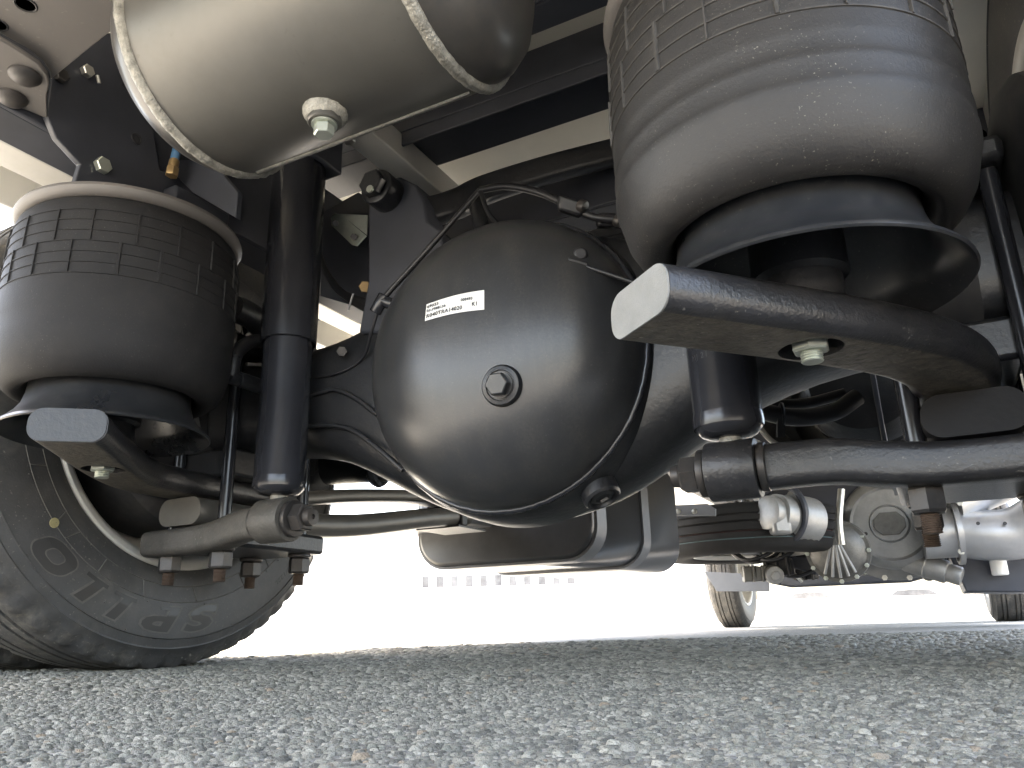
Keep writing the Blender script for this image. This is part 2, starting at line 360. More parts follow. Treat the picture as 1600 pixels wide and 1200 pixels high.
# chassis rails (C sections opening to the inside), rear axle to cab
for s in (-1, 1):
    x0 = CX+s*.432
    o = MB().bx(x0-.004, x0+.004, .40, 7.2, .70, .898).bx(x0+s*.004, x0+s*.075, .40, 7.2, .70, .707).bx(x0+s*.004, x0+s*.075, .40, 7.2, .891, .898) \
        .build('chassis_rail', 'frame', truck, bevel=.002)
    for k in range(7):
        y = .35+.42*k
        MB().lathe([(0, 0), (.011, 0), (.011, .004), (.007, .009), (0, .010)], (x0-s*.005, y, .80), (-s, 0, 0), 14).build('rivet', 'darkbolt', o)
# frame cross members
def crossmember(y0, y1, z0, z1, mtl='frame', nm='frame_cross_member'):
    return MB().bx(-.434, .415, y0, y0+.007, z0, z1).bx(-.434, .415, y0+.007, y1, z1-.007, z1).bx(-.434, .415, y0+.007, y1, z0, z0+.007).build(nm, mtl, truck, bevel=.003)
crossmember(1.17, 1.25, .77, .885); crossmember(.84, .90, .93, .954); crossmember(2.1, 2.18, .74, .88); crossmember(3.3, 3.38, .74, .88); crossmember(-.1, -.02, .74, .88)
MB().bx(-.42, .42, .58, .72, .905, .953).build('floor_cross_beam', 'frame', truck, bevel=.003)
# unseen cab over the front axle, a plain block added for its shadow
MB().prism([(-1.05, 5.1, .85), (-1.05, 7.35, .62), (-1.05, 7.45, 1.35), (-1.05, 7.2, 2.5), (-1.05, 5.1, 2.55)], (2.1, 0, 0)).build('cab', 'body', truck, bevel=.05)

# ---- air springs
def air_spring(s):
    x, y = (.446, .66) if s > 0 else (-.458, .66)
    mt = 'rubber' if s > 0 else 'rubber_clean'
    dz = -.082 if s > 0 else -.085; gz = .484 if s > 0 else .490
    top = [(.10, .695), (.130, .694), (.139, .690), (.1455, .682), (.1485, .668), (.150, .650), (.1505, .625), (.151, .600), (.1512, .578)]
    prof = [(r_, z+dz) for r_, z in top]
    if s > 0: prof += [(.1516, .468), (.1518, .462), (.1494, .454), (.1520, .446), (.1524, .440), (.1500, .432), (.1524, .424), (.1524, .418), (.1505, .411)]
    else: prof += [(.1516, .48), (.1516, .465), (.1512, .45), (.1495, .439), (.1508, .428), (.150, .415)]
    prof += [(.1485, .404), (.1445, .388), (.137, .375), (.128, .367), (.118, .364), (.109, .368), (.1035, .378), (.102, .395), (.102, .43), (0, .43)]
    o = MB().lathe(prof, (x, y, 0), n=96).build('air_spring', mt, truck, smooth=50,
        label='dusty black rubber air spring, the larger one near the camera' if s > 0 else 'black rubber air spring beside the printed tyre')
    def rad(z):
        p = [q for q in prof[:14]]
        for (r1, z1), (r2, z2) in zip(p[:-1], p[1:]):
            if z2 <= z <= z1: return r2+(r1-r2)*(z-z2)/(z1-z2)
        return .151
    g = MB(); zs = [gz+(.0162 if s > 0 else .0150)*i for i in range(7)]
    for z in zs:
        r_ = rad(z); g.lathe([(r_-.001, z-.0013), (r_+.0011, z-.0007), (r_+.0011, z+.0007), (r_-.001, z+.0013)], (x, y, 0), n=96)
    for grp, off in ((zs[:4], 0), (zs[3:], 9)):
        for k in range(18):
            a = R(20*k+off+random.uniform(-3, 3)); c, d = math.cos(a), math.sin(a); wd = random.choice((.0011, .0011, .0022))
            pts = []
            for z in grp:
                r_ = rad(z)+.0009; pts.append(Vector((x+c*r_, y+d*r_, z)))
            g.sweep([(-wd, -.0012), (wd, -.0012), (wd*.6, .0012), (-wd*.6, .0012)], pts, up=(c, d, 0))
    g.build('moulded_grid', 'ribs' if s > 0 else mt, o, smooth=0)
    zt = .695+dz
    MB().lathe([(.10, -.006), (.138, -.006), (.1455, -.005), (.1505, -.001), (.1525, .004), (.1505, .009), (.145, .012), (0, .012)], (x, y, zt), n=84).build('bead_plate', 'plate', o, label='bare metal rolled bead plate' if s < 0 else None)
    MB().bx(x-.06, x+.06, y+.015, y+.12, zt+.0125, .699).build('spring_mount', 'frame', o, bevel=.004)
    MB().lathe([(.1015, .43), (.1010, .378), (.1025, .362), (.1065, .347), (.114, .335), (.123, .3255), (.129, .3205), (.1318, .3175), (.1322, .3155), (.1305, .3140),
                (.124, .3185), (.112, .329), (.104, .341), (.098, .362), (.075, .385), (.036, .392), (0, .392)], (x, y, 0), n=84).build('piston', 'piston', o, label='flared black pressed steel piston')
    MB().lathe([(0, .40), (.040, .39), (.040, .335), (.034, .331), (.034, .306), (0, .306)], (x, y, 0), n=36).build('piston_boss', 'paint', o)
    return x, y
SP = {s: air_spring(s) for s in (-1, 1)}

# ---- flat bar carrying each air spring, from the axle seat back and inwards
def spring_beam(s):
    x, y = SP[s]; zc = .290
    pts = [(x-s*.107, y-.124, zc), (x-s*.05, y-.058, zc), (x, y, zc), (x+s*.052, y+.066, zc), (x+s*.086, y+.122, zc), (x+s*(.108 if s > 0 else .098), y+.185, zc), (x+s*(.115 if s > 0 else .10), y+.26, zc), (x+s*(.115 if s > 0 else .10), y+.44, zc)]
    sec = rrect(.085, .040, .0165, 6)
    o = MB().sweep(sec, spline(pts, 6)).build('spring_beam', 'scale', truck, bevel=0, smooth=30, label='forged black bar with a sawn grey end under the larger air spring' if s > 0 else 'forged black bar under the air spring beside the printed tyre')
    d = Vector((s*.107, .124, 0)).normalized()
    e0 = Vector(pts[0])
    if s > 0: MB().sweep([(a*.985, b*.985) for a, b in sec], [e0-d*.0016, e0+d*.001]).build('sawn_end', 'forge_end', o, smooth=0)
    else: MB().sweep([(a*.97, b*.97) for a, b in sec], [e0-d*.0016, e0+d*.001]).build('sawn_end', 'paint', o, smooth=0)
    cut = MB().cyl((x, y, zc-.03), (x, y, zc-.006), .0265, n=40).build('cut', 'hub', None, smooth=0)
    bo = o.modifiers.new('b', 'BOOLEAN'); bo.object = cut; bo.operation = 'DIFFERENCE'; bo.solver = 'EXACT'
    dg = bpy.context.evaluated_depsgraph_get(); nm = bpy.data.meshes.new_from_object(o.evaluated_get(dg)); nm.name = 'spring_beam'
    o.modifiers.clear(); o.data = nm; bpy.data.objects.remove(cut); nm.set_sharp_from_angle(angle=R(30)); nm.materials.append(M['scale_under'])
    for p_ in nm.polygons:
        if p_.normal.z < -.95: p_.material_index = 1
    q = MB().lathe([(0, .0), (.0185, 0), (.0185, -.003), (0, -.003)], (x, y, zc-.0062), n=28)
    q.hexn((x, y, zc-.0095), (x, y, zc-.0225), .0158); q.build('nut', 'zinc', o, smooth=25)
    t = MB()
    for k in range(4): t.lathe([(0, 0), (.0082, 0), (.0092, .0011), (.0082, .0022), (0, .0022)], (x, y, zc-.0315+.0023*k), n=20)
    t.build('stud', 'zinc', o, smooth=25)
spring_beam(1); spring_beam(-1)

# ---- trailing leaves under the axle (two bars each side)
for s in (-1, 1):
    x = .012+s*.557
    o = MB().sweep(rrect(.094, .044, .020, 6), spline([(x, .862, .2440), (x, 1.05, .2440), (x-s*.01, 1.25, .257), (x-s*.03, 1.5, .297), (x-s*.035, 1.66, .318)], 6)) \
        .build('trailing_leaf', 'leaf' if s > 0 else 'shaft', truck, label='black trailing leaf with rounded end clamped under the axle')  # right leaf takes the shade-darkened tone, left one a lighter tone
    MB().sweep(rrect(.07, .026, .010, 4), spline([(x, 1.10, .292), (x-s*.008, 1.25, .318), (x-s*.025, 1.48, .345), (x-s*.034, 1.64, .349)], 6)).build('upper_leaf', 'shaft', o)
    c = MB().bx(x-s*.035-.052, x-s*.035+.052, 1.60, 1.625, .288, .37).build('leaf_clip', 'paint', truck, bevel=.003)
    MB().rcyl((x-s*.09, 1.645, .333), (x+s*.03, 1.645, .333), .022).build('bush', 'darkbolt', c)
    MB().bx(x-s*.035-.06, x-s*.035+.06, 1.57, 1.70, .281, .2855).build('clip_plate', 'paint', c)
    MB().prism([(x-s*.10, 1.62, .36), (x-s*.10, 1.80, .36), (x-s*.10, 1.85, .74), (x-s*.10, 1.55, .74)], (s*.01, 0, 0)).build('front_hanger', 'frame', truck, bevel=.002)

# ---- axle housing (banjo) with the domed cover
def axle():
    bx_ = .03; z0 = .405
    xs = [-.80, -.64, -.56, -.46, -.38, -.32, -.27, -.22, -.17, -.12, -.06, 0, .06, .12, .17, .22, .27, .32, .38, .46, .56, .64, .80]
    def hz(d):
        d = abs(d)
        tab = [(0, .216), (.06, .211), (.12, .194), (.17, .172), (.22, .143), (.27, .118), (.32, .100), (.38, .089), (.46, .083), (.85, .080)]
        for (a, b_), (c, d_) in zip(tab[:-1], tab[1:]):
            if a <= d <= c: return b_+(d_-b_)*(d-a)/(c-a)
        return .08
    N = 36; vs = []; fs = []
    for x in xs:
        h = hz(x-bx_ if abs(x) < .4 else x); zc = z0 if abs(x) < .2 else z0+(AZ-z0)*min(1, (abs(x)-.2)/.25); dp = .082
        for k in range(N):
            a = 2*math.pi*k/N; c, q = math.cos(a), math.sin(a); p = .62
            vs.append((x, AY+dp*math.copysign(abs(c)**p, c), zc+h*math.copysign(abs(q)**p, q)))
    for i in range(len(xs)-1):
        for k in range(N): fs.append((i*N+k, i*N+(k+1) % N, (i+1)*N+(k+1) % N, (i+1)*N+k))
    fs.append(tuple(range(N))[::-1]); fs.append(tuple((len(xs)-1)*N+k for k in range(N)))
    A = MB().add(vs, fs).build('axle_housing', 'paint', truck, smooth=60, label='black rear axle housing with tapered arms')
    sb = A.modifiers.new('round', 'SUBSURF'); sb.levels = sb.render_levels = 1
    c = (bx_, .905, z0)
    MB().lathe([(.200, .012), (.208, .010), (.2125, .004), (.2165, -.010), (.2195, -.035), (.2205, -.07), (.19, -.08)], c, (0, -1, 0), 96).build('cover_flange', 'paint', A)
    prof = [(.206, -.004), (.2055, .012), (.202, .028), (.194, .047), (.181, .066), (.162, .083), (.138, .096), (.108, .106), (.075, .112), (.04, .1155), (0, .1165)]
    MB().lathe(prof, c, (0, -1, 0), 96).build('differential_cover', 'cover', A, smooth=60, label='smooth black domed differential cover')
    ph = [random.uniform(-1, 1) for _ in range(160)]
    MB().torus((bx_, .897, z0), (0, 1, 0), .2070, .0046, 160, 8, fn=lambda i, k, r_, h: (r_+.0005*ph[k], h*(1+.12*ph[(k+5) % 160]))).build('weld_seam', 'paint_gloss', A, smooth=70)
    for px in ([(470, 622), (505, 612), (525, 609), (555, 622), (590, 648)], [(470, 668), (510, 664), (550, 672), (590, 700), (630, 735)]):
        MB().tube(spline([atY(a_, b_, .898+.0006*i) for i, (a_, b_) in enumerate(px)], 8), .004, 8).build('housing_seam', 'paint', A, smooth=60)
    def cov(r_):
        for (r1, h1), (r2, h2) in zip(prof[:-1], prof[1:]):
            if r2 <= r_ <= r1: return h2+(h1-h2)*(r_-r2)/(r1-r2), (h1-h2), (r1-r2)
        return -1, 0, 1
    def dome(px, py):                        # where a ray of the photograph meets the cover
        d_ = ray(px, py); t0, t1 = .7, 1.2
        f_ = lambda t: (lambda p_: cov(math.hypot(p_.x-bx_, p_.z-z0))[0]-(.905-p_.y))(EYE+d_*t)
        t = t0
        while t < t1 and f_(t) < 0: t += .002
        lo, hi = t-.002, t
        for _ in range(30):
            md = (lo+hi)/2
            if f_(md) < 0: lo = md
            else: hi = md
        p = EYE+d_*hi; r_ = math.hypot(p.x-bx_, p.z-z0); _, dh, dr = cov(r_)
        rad = Vector((p.x-bx_, 0, p.z-z0)).normalized()
        return p, (rad*(-dh)+Vector((0, -1, 0))*dr).normalized()
    # drain plug
    p, nn = dome(785, 603)
    MB().lathe([(.026, -.006), (.026, .003), (.0235, .007), (.019, .008), (.018, .006), (0, .006)], p, nn, 40).build('plug_boss', 'paint', A)
    q = MB().lathe([(0, .006), (.0165, .006), (.0165, .009), (0, .009)], p, nn, 28); q.hexn(p+nn*.009, p+nn*.022, .0148)
    q.build('drain_plug', 'cover', A, smooth=25)
    # lower plug in a collar on the right underside
    p = Vector((.150, .93, .212)); nn = Vector((.42, -.18, -.88)).normalized()
    MB().lathe([(.025, -.03), (.025, .004), (.0225, .007), (.0195, .007), (.018, .002), (0, .002)], p, nn, 40).build('plug_boss', 'paint', A)
    MB().lathe([(0, .001), (.0145, .001), (.016, .004), (.011, .005), (.009, .001), (0, .001)], p, nn, 6).build('filler_plug', 'cover', A, smooth=20)
    # paper label on the cover, bent with it
    cs = [(667, 476), (757, 453.5), (757, 484), (664.5, 502)]
    def lab(u, v, lift):
        a = Vector(cs[0]).lerp(Vector(cs[1]), u); b_ = Vector(cs[3]).lerp(Vector(cs[2]), u); q = a.lerp(b_, 1-v)
        bow = -3.0*math.sin(math.pi*u); p_, n_ = dome(q.x, q.y+bow)
        return p_+n_*lift
    nu, nv = 14, 5
    g = [[lab(i/nu, j/nv, .0008) for i in range(nu+1)] for j in range(nv+1)]
    vs = [p_ for row in g for p_ in row]; W = nu+1
    LB = MB().add(vs, [(j*W+i, j*W+i+1, (j+1)*W+i+1, (j+1)*W+i) for j in range(nv) for i in range(nu)]).build('paper_label', 'label', A, smooth=60, fix=False, label='white printed paper label on the cover')
    tb = MB()
    for body, u, v, sz, bold in (('69033', .02, .72, .20, .006), ('03-P98B156', .02, .49, .165, .005), ('R040TRA14020', .02, .15, .235, .007), ('008493', .60, .58, .17, .005), ('K1', .79, .24, .235, .007)):
        tv, tf = text2d(body, sz*1.25, bold, space=1.08, cuts=3)
        tb.add([lab(min(.99, u+c_.x*.30), min(.97, v+c_.y), .0016) for c_ in tv], tf)
    tb.build('label_print', 'ink', A, smooth=0, fix=False)
    # breather stub, pipes, tee and clip on the cover
    MB().cyl(atY(757, 368, .90), atY(741, 312, .90), .0125, .0105, 20).build('breather_stub', 'paint', A)
    def pipe(name, pts, r_, m_='hose'): return MB().tube(spline(pts, 8), r_, 8).build(name, m_, A, smooth=60)
    top = atY(750, 297, .87)
    pipe('brake_pipe', [top, atY(712, 340, .865), atY(655, 405, .865), atY(612, 452, .868), atY(594, 474, .868)], .0042)
    pipe('brake_pipe', [atY(592, 480, .868), atY(580, 520, .88), atY(566, 560, .90), atY(520, 585, .90), atY(450, 590, .90)], .0024)
    pipe('brake_hose', [top, atY(765, 335, .86), atY(800, 372, .845), atY(850, 398, .835), atY(888, 410, .835)], .0036, 'hose')
    pipe('brake_pipe', [atY(915, 416, .835), atY(950, 428, .84), atY(1000, 444, .85), atY(1040, 452, .86)], .0026)
    pipe('brake_hose', [top, atY(790, 291, .88), atY(840, 300, .89), atY(890, 322, .90), atY(930, 340, .91), atY(990, 345, .93)], .0055)
    a_, b_ = atY(601, 461, .868), atY(586, 489, .868)
    q = MB().rcyl(a_, b_, .0095, .002, 18); q.rcyl(atY(596, 470, .868), atY(622, 478, .875), .009, .002, 18); q.build('tee_connector', 'paint_gloss', A)
    MB().box(atY(903, 414, .832), (.026, .008, .013), axes=(RIGHT*.97-UP*.25, fwd, UP)).build('pipe_clip', 'hose', A, bevel=.002)
    q = MB().rcyl(atY(906, 402, .845), atY(908, 396, .834), .010, .003, 20); q.cyl(atY(908, 396, .835), atY(908, 396, .831), .006); q.build('clip_bolt', 'hose', A)
    MB().box(atY(890, 323, .895), (.035, .02, .022), axes=(RIGHT*.95-UP*.3, fwd, UP)).build('hose_joint', 'hose', A, bevel=.004)
    MB().box(atY(948, 345, .93), (.028, .02, .020), axes=(RIGHT, fwd, UP)).build('hose_joint', 'hose', A, bevel=.004)
    MB().hexn(atY(534, 549, .90), atY(534, 549, .885), .009).build('bolt', 'darkbolt', A)
    for px, py in ((905, 320), (962, 343)): MB().rcyl(atY(px, py, .895), atY(px+10, py+4, .895), .009, .002, 14).build('hose_ferrule', 'darkbolt', A)
    # brake drums and spring seats
    for s in (-1, 1):
        MB().lathe([(0, 0), (.15, 0), (.19, .006), (.205, .02), (.205, .15), (.14, .16), (0, .16)], (.02+s*.63, AY-.012, AZ), (s, 0, 0), 64).build('brake_drum', 'hub', A)
        MB().lathe([(0, 0), (.09, 0), (.10, .02), (.10, .05), (0, .05)], (s*.55, AY-.012, AZ), (s, 0, 0), 40).build('drum_flange', 'hub', A)
        x = .016+s*.557
        MB().bx(x-.058, x+.058, .905, 1.065, .304, .352).build('spring_seat', 'paint', A, bevel=.006)
        MB().bx(x-.075, x+.075, .87, 1.10, .515, .545).build('top_pad', 'paint', A, bevel=.008)
    return A
AXLE = axle()

# ---- U-bolts, clamp plates with shock arms, shock absorbers
def clamp(s):
    x = .016+s*.557; xi, xo = x-s*.058, x+s*.058
    rear = 'right' if s > 0 else 'left'
    for xx in (xi, xo):
        o = MB().tube([(xx, .898, .155), (xx, .898, .54)]+[(xx, .987+.089*math.cos(R(a)), .54+.05*math.sin(R(a))) for a in (150, 120, 90, 60, 30)]+[(xx, 1.076, .54), (xx, 1.076, .155)], .0105, 16) \
            .build('u_bolt', 'paint_gloss', truck, smooth=50)
        for yy in (.898, 1.076):
            MB().rcyl((xx, yy, .186), (xx, yy, .181), .020, .001).build('washer', 'darkbolt', o)
            MB().hexn((xx, yy, .1805), (xx, yy, .153), .0185).build('nut', 'darkbolt', o, smooth=20)
            t = MB()
            for k in range(9): t.lathe([(0, 0), (.0085, 0), (.0097, .001), (.0085, .002), (0, .002)], (xx, yy, .133+.0022*k), n=20)
            t.build('thread', 'rust', o, smooth=20)
    o = MB().bx(x-s*.085, x+s*.085, .865, 1.11, .1865, .2195).build('clamp_plate', 'scale', truck, bevel=.006, label='forged black clamp plate with shock absorber arm')
    sec = rrect(.046, .046, .012, 4)
    path = spline([(x+s*.085, .886, .198), (x-s*.03, .884, .199), (x-s*.09, .876, .204), (x-s*.14, .866, .211), (.004+s*.362, .858, .211)], 5)
    n_ = len(path); sc_ = [(1.15-.3*i/(n_-1), .9+.14*i/(n_-1)) for i in range(n_)]
    MB().sweep(sec, path, scale=sc_).build('shock_arm', 'scale' if s > 0 else 'arm', o, smooth=40)
    MB().lathe([(0, 0), (.024, 0), (.024, -.02), (0, -.02)], (xi, .898, .205), n=24).build('nut_seat', 'scale', o, bevel=.003)
    # shock absorber
    ex, ey, ez = .004+s*.330, .853, .211
    S = MB().lathe([(0, .035), (.020, .036), (.030, .039), (.0365, .046), (.0380, .056), (.0380, .062), (.0376, .063), (.0376, .30), (0, .30)], (ex, ey, ez), n=64).build('shock_absorber', 'paint_gloss', truck, smooth=40,
        label='black telescopic shock absorber beside the larger air spring' if s > 0 else 'black telescopic shock absorber beside the left air spring')
    q = MB()
    for k in range(64):
        a = R(k*5.625); q.lathe([(.0381, .047+.0), (.0386, .051), (.0386, .057), (.0381, .062)], (ex, ey, ez), n=64) if k == 0 else None
    q.build('weld_ring', 'paint_gloss', S, smooth=60)
    MB().lathe([(.0400, .275), (.0432, .276), (.0432, .60), (.038, .62), (0, .622), ], (ex, ey, ez), n=64).build('dust_tube', 'paint_gloss', S, smooth=40)
    MB().rcyl((ex-s*.027, ey, ez), (ex+s*.027, ey, ez), .0325, .002, 48).build('eye', 'scale' if s > 0 else 'arm', S)
    for d0, r_, m_ in ((.0275, .024, 'rubber_clean'), (.0285, .0265, 'darkbolt')):
        for sg in (-1, 1): MB().rcyl((ex+sg*d0, ey, ez), (ex+sg*(d0+.004+(.004 if m_ == 'darkbolt' else 0)), ey, ez), r_, .001).build('bush' if m_ != 'darkbolt' else 'washer', m_, S)
    MB().hexn((ex-s*.0365, ey, ez), (ex-s*.058, ey, ez), .021).build('nut', 'darkbolt', S, smooth=20)
    MB().lathe([(0, 0), (.013, 0), (.013, .004), (.012, .010), (.004, .0105), (.004, .007), (0, .007)], (ex-s*.058, ey, ez), (-s, 0, 0), 24).build('stud_end', 'darkbolt', S, smooth=30)
    MB().cyl((ex, ey, ez+.030), (ex, ey, ez+.040), .012).build('eye_weld', 'weld', S)
    MB().bx(ex-.05, ex+.05, ey-.03, ey+.05, .80, .888).build('top_mount', 'frame', S, bevel=.004)
    if s > 0:
        def stamp(a, z):                     # on the tube, facing the rear
            t = R(-122)+a/.0376; return Vector((ex+.0377*math.cos(t), ey+.0377*math.sin(t), ez+z))
        tb = MB()
        for body, a, z, sz in (('S 31S', -.012, .150, .0105), ('0 13', -.011, .136, .0105), ('MJ 21', -.009, .122, .0095)):
            tv, tf = text2d(body, sz, -.0001, space=1.1); tb.add([stamp(a+v.x, z+v.y) for v in tv], tf)
        tb.build('stamped_number', 'scale', S, smooth=0, fix=False)
clamp(1); clamp(-1)

# ---- wheels
def wheel(x, y, z, s, Rt=.431, wd=.215, detail=True, label=None, name='wheel', parent=None):
    """s: +1 when the hollow inner side faces +x"""
    k = Rt/.431; prof_in = []
    # sidewall towards the hub side (height measured along s from the wheel's inner face)
    side = [(.262, .012), (.272, .004), (.285, .001), (.300, .0), (.318, -.0035), (.345, -.005), (.372, -.003), (.3815, -.0015), (.3825, -.0035), (.3835, -.001), (.396, .004), (.3985, .0032), (.400, .006), (.412, .014)]
    tread = [(.419, .020), (.4285, .026), (.4300, .040), (.4305, .052), (.4215, .053), (.4215, .060), (.4312, .061), (.4315, .078), (.4225, .079), (.4225, .086), (.4318, .087), (.4318, .1075)]
    full = [(r_*k, h) for r_, h in side+tread]; full += [(r_, wd-h) for r_, h in full[::-1][1:]]
    nseg = 240 if detail else 96; ns = len(side)
    def fn(i, q, r_, h):
        if detail and i in (ns-1, ns, ns+1, len(full)-ns, len(full)-ns-1, len(full)-ns-2) and q % 4 < 1: r_ -= .007
        return r_, h
    T = MB().lathe(full, (x, y, z), (-s, 0, 0), nseg, fn)
    vs = []
    for v in T.v:                            # flattened where it stands
        vs.append((v[0], v[1], max(v[2], .0015) if name == 'wheel' else v[2]))
    T.v = vs
    root = MB().lathe([(.246*k, .022), (.250*k, .008), (.257*k, .002), (.264*k, .001), (.2675*k, .004), (.267*k, .012), (.258*k, .016), (.252*k, .026), (.248*k, .05), (.238*k, .07), (.236*k, .11), (.225*k, .13), (.12*k, .14), (0, .14)], (x, y, z), (-s, 0, 0), 96).build(name, 'rim', parent or truck, smooth=40, label=label)
    tp = T.build('tyre', 'tyre', root, smooth=38)
    tp.data.materials.append(M['tread'])
    lo, hi = ns-1, len(full)-ns-1
    me = tp.data; mi = np.zeros(len(me.polygons), np.int32); idx = np.arange(len(mi))//nseg; mi[(idx >= lo) & (idx <= hi)] = 1
    me.polygons.foreach_set('material_index', mi)
    return root
WL = wheel(-.655, .972, .431, 1, label='inner rear wheel with raised tyre lettering and silver rim')
wheel(-.905, .972, .431, 1, label='outer rear wheel of the dual pair with the lettered tyre')
WR = wheel(.695, .972, .431, -1, label='inner rear wheel of the dual pair at the edge of view behind the larger air spring'); wheel(.945, .972, .431, -1, label='outer rear wheel of the dual pair behind the larger air spring')
wheel(-.735, 6.35, .425, 1, detail=True, label='front wheel standing in sunlight')
wheel(.86, 6.35, .425, -1, detail=False, label='front wheel on the far right of the truck')

# tyre lettering: tops outwards, read clockwise from the inside
def side_x(r_): 
    tab = [(.262, .012), (.272, .004), (.285, .001), (.300, .0), (.318, -.0035), (.345, -.005), (.372, -.003), (.3815, -.0015), (.412, .014)]
    for (a, b_), (c, d_) in zip(tab[:-1], tab[1:]):
        if a <= r_ <= c: return b_+(d_-b_)*(r_-a)/(c-a)
    return 0
def on_tyre(phi, r_, lift): return Vector((-.655-side_x(r_)+lift, .972+r_*math.sin(phi), .431+r_*math.cos(phi)))
def tyre_text(body, phi0, rbase, size, bold, shear, lift, ext, mtl, nm, wide=1.):
    tv, tf = text2d(body, size, bold, shear, ext)
    q = MB().add([on_tyre(phi0+v.x*wide/(rbase+size*.35), rbase+v.y, lift+v.z) for v in tv], tf); q.build(nm, mtl, WL, smooth=0, fix=False)
def wob(p): 
    v = Vector(p); v -= Vector((0, .972, .431)); return math.atan2(v.y, v.z)
def glyph(ch, p0, p1, rb, rt, mtl='letter', nm='raised_letter'):
    tv, tf = text2d(ch, 1, .035, .25, .0, cuts=4)
    x0, x1 = min(v.x for v in tv), max(v.x for v in tv); y0, y1 = min(v.y for v in tv), max(v.y for v in tv)
    f = lambda v, li: on_tyre(R(p0+(p1-p0)*(v.x-x0)/(x1-x0)), rb+(rt-rb)*(v.y-y0)/(y1-y0), li)
    q = MB().add([f(v, .0016) for v in tv], tf)
    if ch in '1P':                           # slab foot and flag
        w_ = .55 if ch == 'P' else 1.25; c_ = .30 if ch == 'P' else .45
        for r_a, r_b, sh in ((rb, rb+.006, 0), ):
            a0, a1 = p0+(p1-p0)*(c_-w_/2), p0+(p1-p0)*(c_+w_/2)
            pts = [on_tyre(R(a0+(a1-a0)*i/6), r_a, .00125) for i in range(7)]+[on_tyre(R(a1+(a0-a1)*i/6), r_b, .00125) for i in range(7)]
            q.add(pts, [tuple(range(14))])
    o = q.build(nm, mtl, WL, smooth=0, fix=False)
    tv, tf = text2d(ch, 1, .075, .25, .0, cuts=4)    # the fine moulded outline round the letter
    MB().add([f(v, .0010) for v in tv], tf).build('letter_outline', 'outline', WL, smooth=0, fix=False)
for ch, a, b_ in (('S', 166.5, 178.5), ('P', 180, 192), ('1', 196.5, 202.5), ('1', 206.5, 212.5)): glyph(ch, a, b_, .331, .372)
def nought(a0, a1, rb, rt):
    def ring(k0, k1, lift, mtl, nm):
        out = rrect(2*k0, 2*k0, .75*k0, 8); inn = rrect(2*k1, 2*k1, .75*k1, 8); n_ = len(out); vs = []
        for q_ in (out, inn): vs += [on_tyre(R((a0+a1)/2+(a1-a0)/2*u+1.6*v), (rb+rt)/2+(rt-rb)/2*v, lift) for u, v in q_]
        MB().add(vs, [(i, (i+1) % n_, n_+(i+1) % n_, n_+i) for i in range(n_)]).build(nm, mtl, WL, smooth=0, fix=False)
    ring(1.0, .93, .0016, 'outline', 'letter_outline'); ring(.93, .70, .0016, 'letter0', 'raised_letter'); ring(.70, .42, .0018, 'letter0', 'raised_letter'); ring(.42, .36, .0019, 'outline', 'letter_outline')
nought(216.5, 228.5, .328, .375)
tv, tf = text2d('123/122L', .0125, .0003, .1)
MB().add([on_tyre(R(131)+v.x*1.45/.362, .357+v.y, .0009) for v in tv], tf).build('small_lettering', 'letter', WL, smooth=0, fix=False)
g = MB()
for r_ in (.3225, .2955): g.lathe([(r_-.0012, -.0006-side_x(r_)), (r_, .0010-side_x(r_)), (r_+.0012, -.0006-side_x(r_))], (-.655, .972, .431), (1, 0, 0), 160)
for ph_ in (-130, -137.5, -150, -165, 175, 154, 140, 120, 100, 80, -115, -95, -75, -50, -20, 20, 50):
    a, b_ = on_tyre(R(ph_), .297, .0006), on_tyre(R(ph_+random.uniform(-2, 2)), .3215, .0006); g.tube([a, (a+b_)/2, b_], .0011, 5)
for ph_ in range(0, 360, 9):
    p = on_tyre(R(ph_+random.uniform(-3, 3)), random.choice((.328, .355, .379, .327)), 0); g.lathe([(.0012, 0), (.0008, .002), (0, .0022)], p, (1, 0, 0), 6)
g.build('sidewall_ribs', 'outline', WL, smooth=0)
MB().lathe([(.0078, 0), (.0074, .0007), (0, .0008)], on_tyre(R(-130.5), .323, .0005), (1, 0, 0), 14).build('paint_dot', 'marking', WL)
for a in range(0, 360, 36):                    # hub studs inside the rims
    for s, wh in ((1, WL), (-1, WR)):
        pass

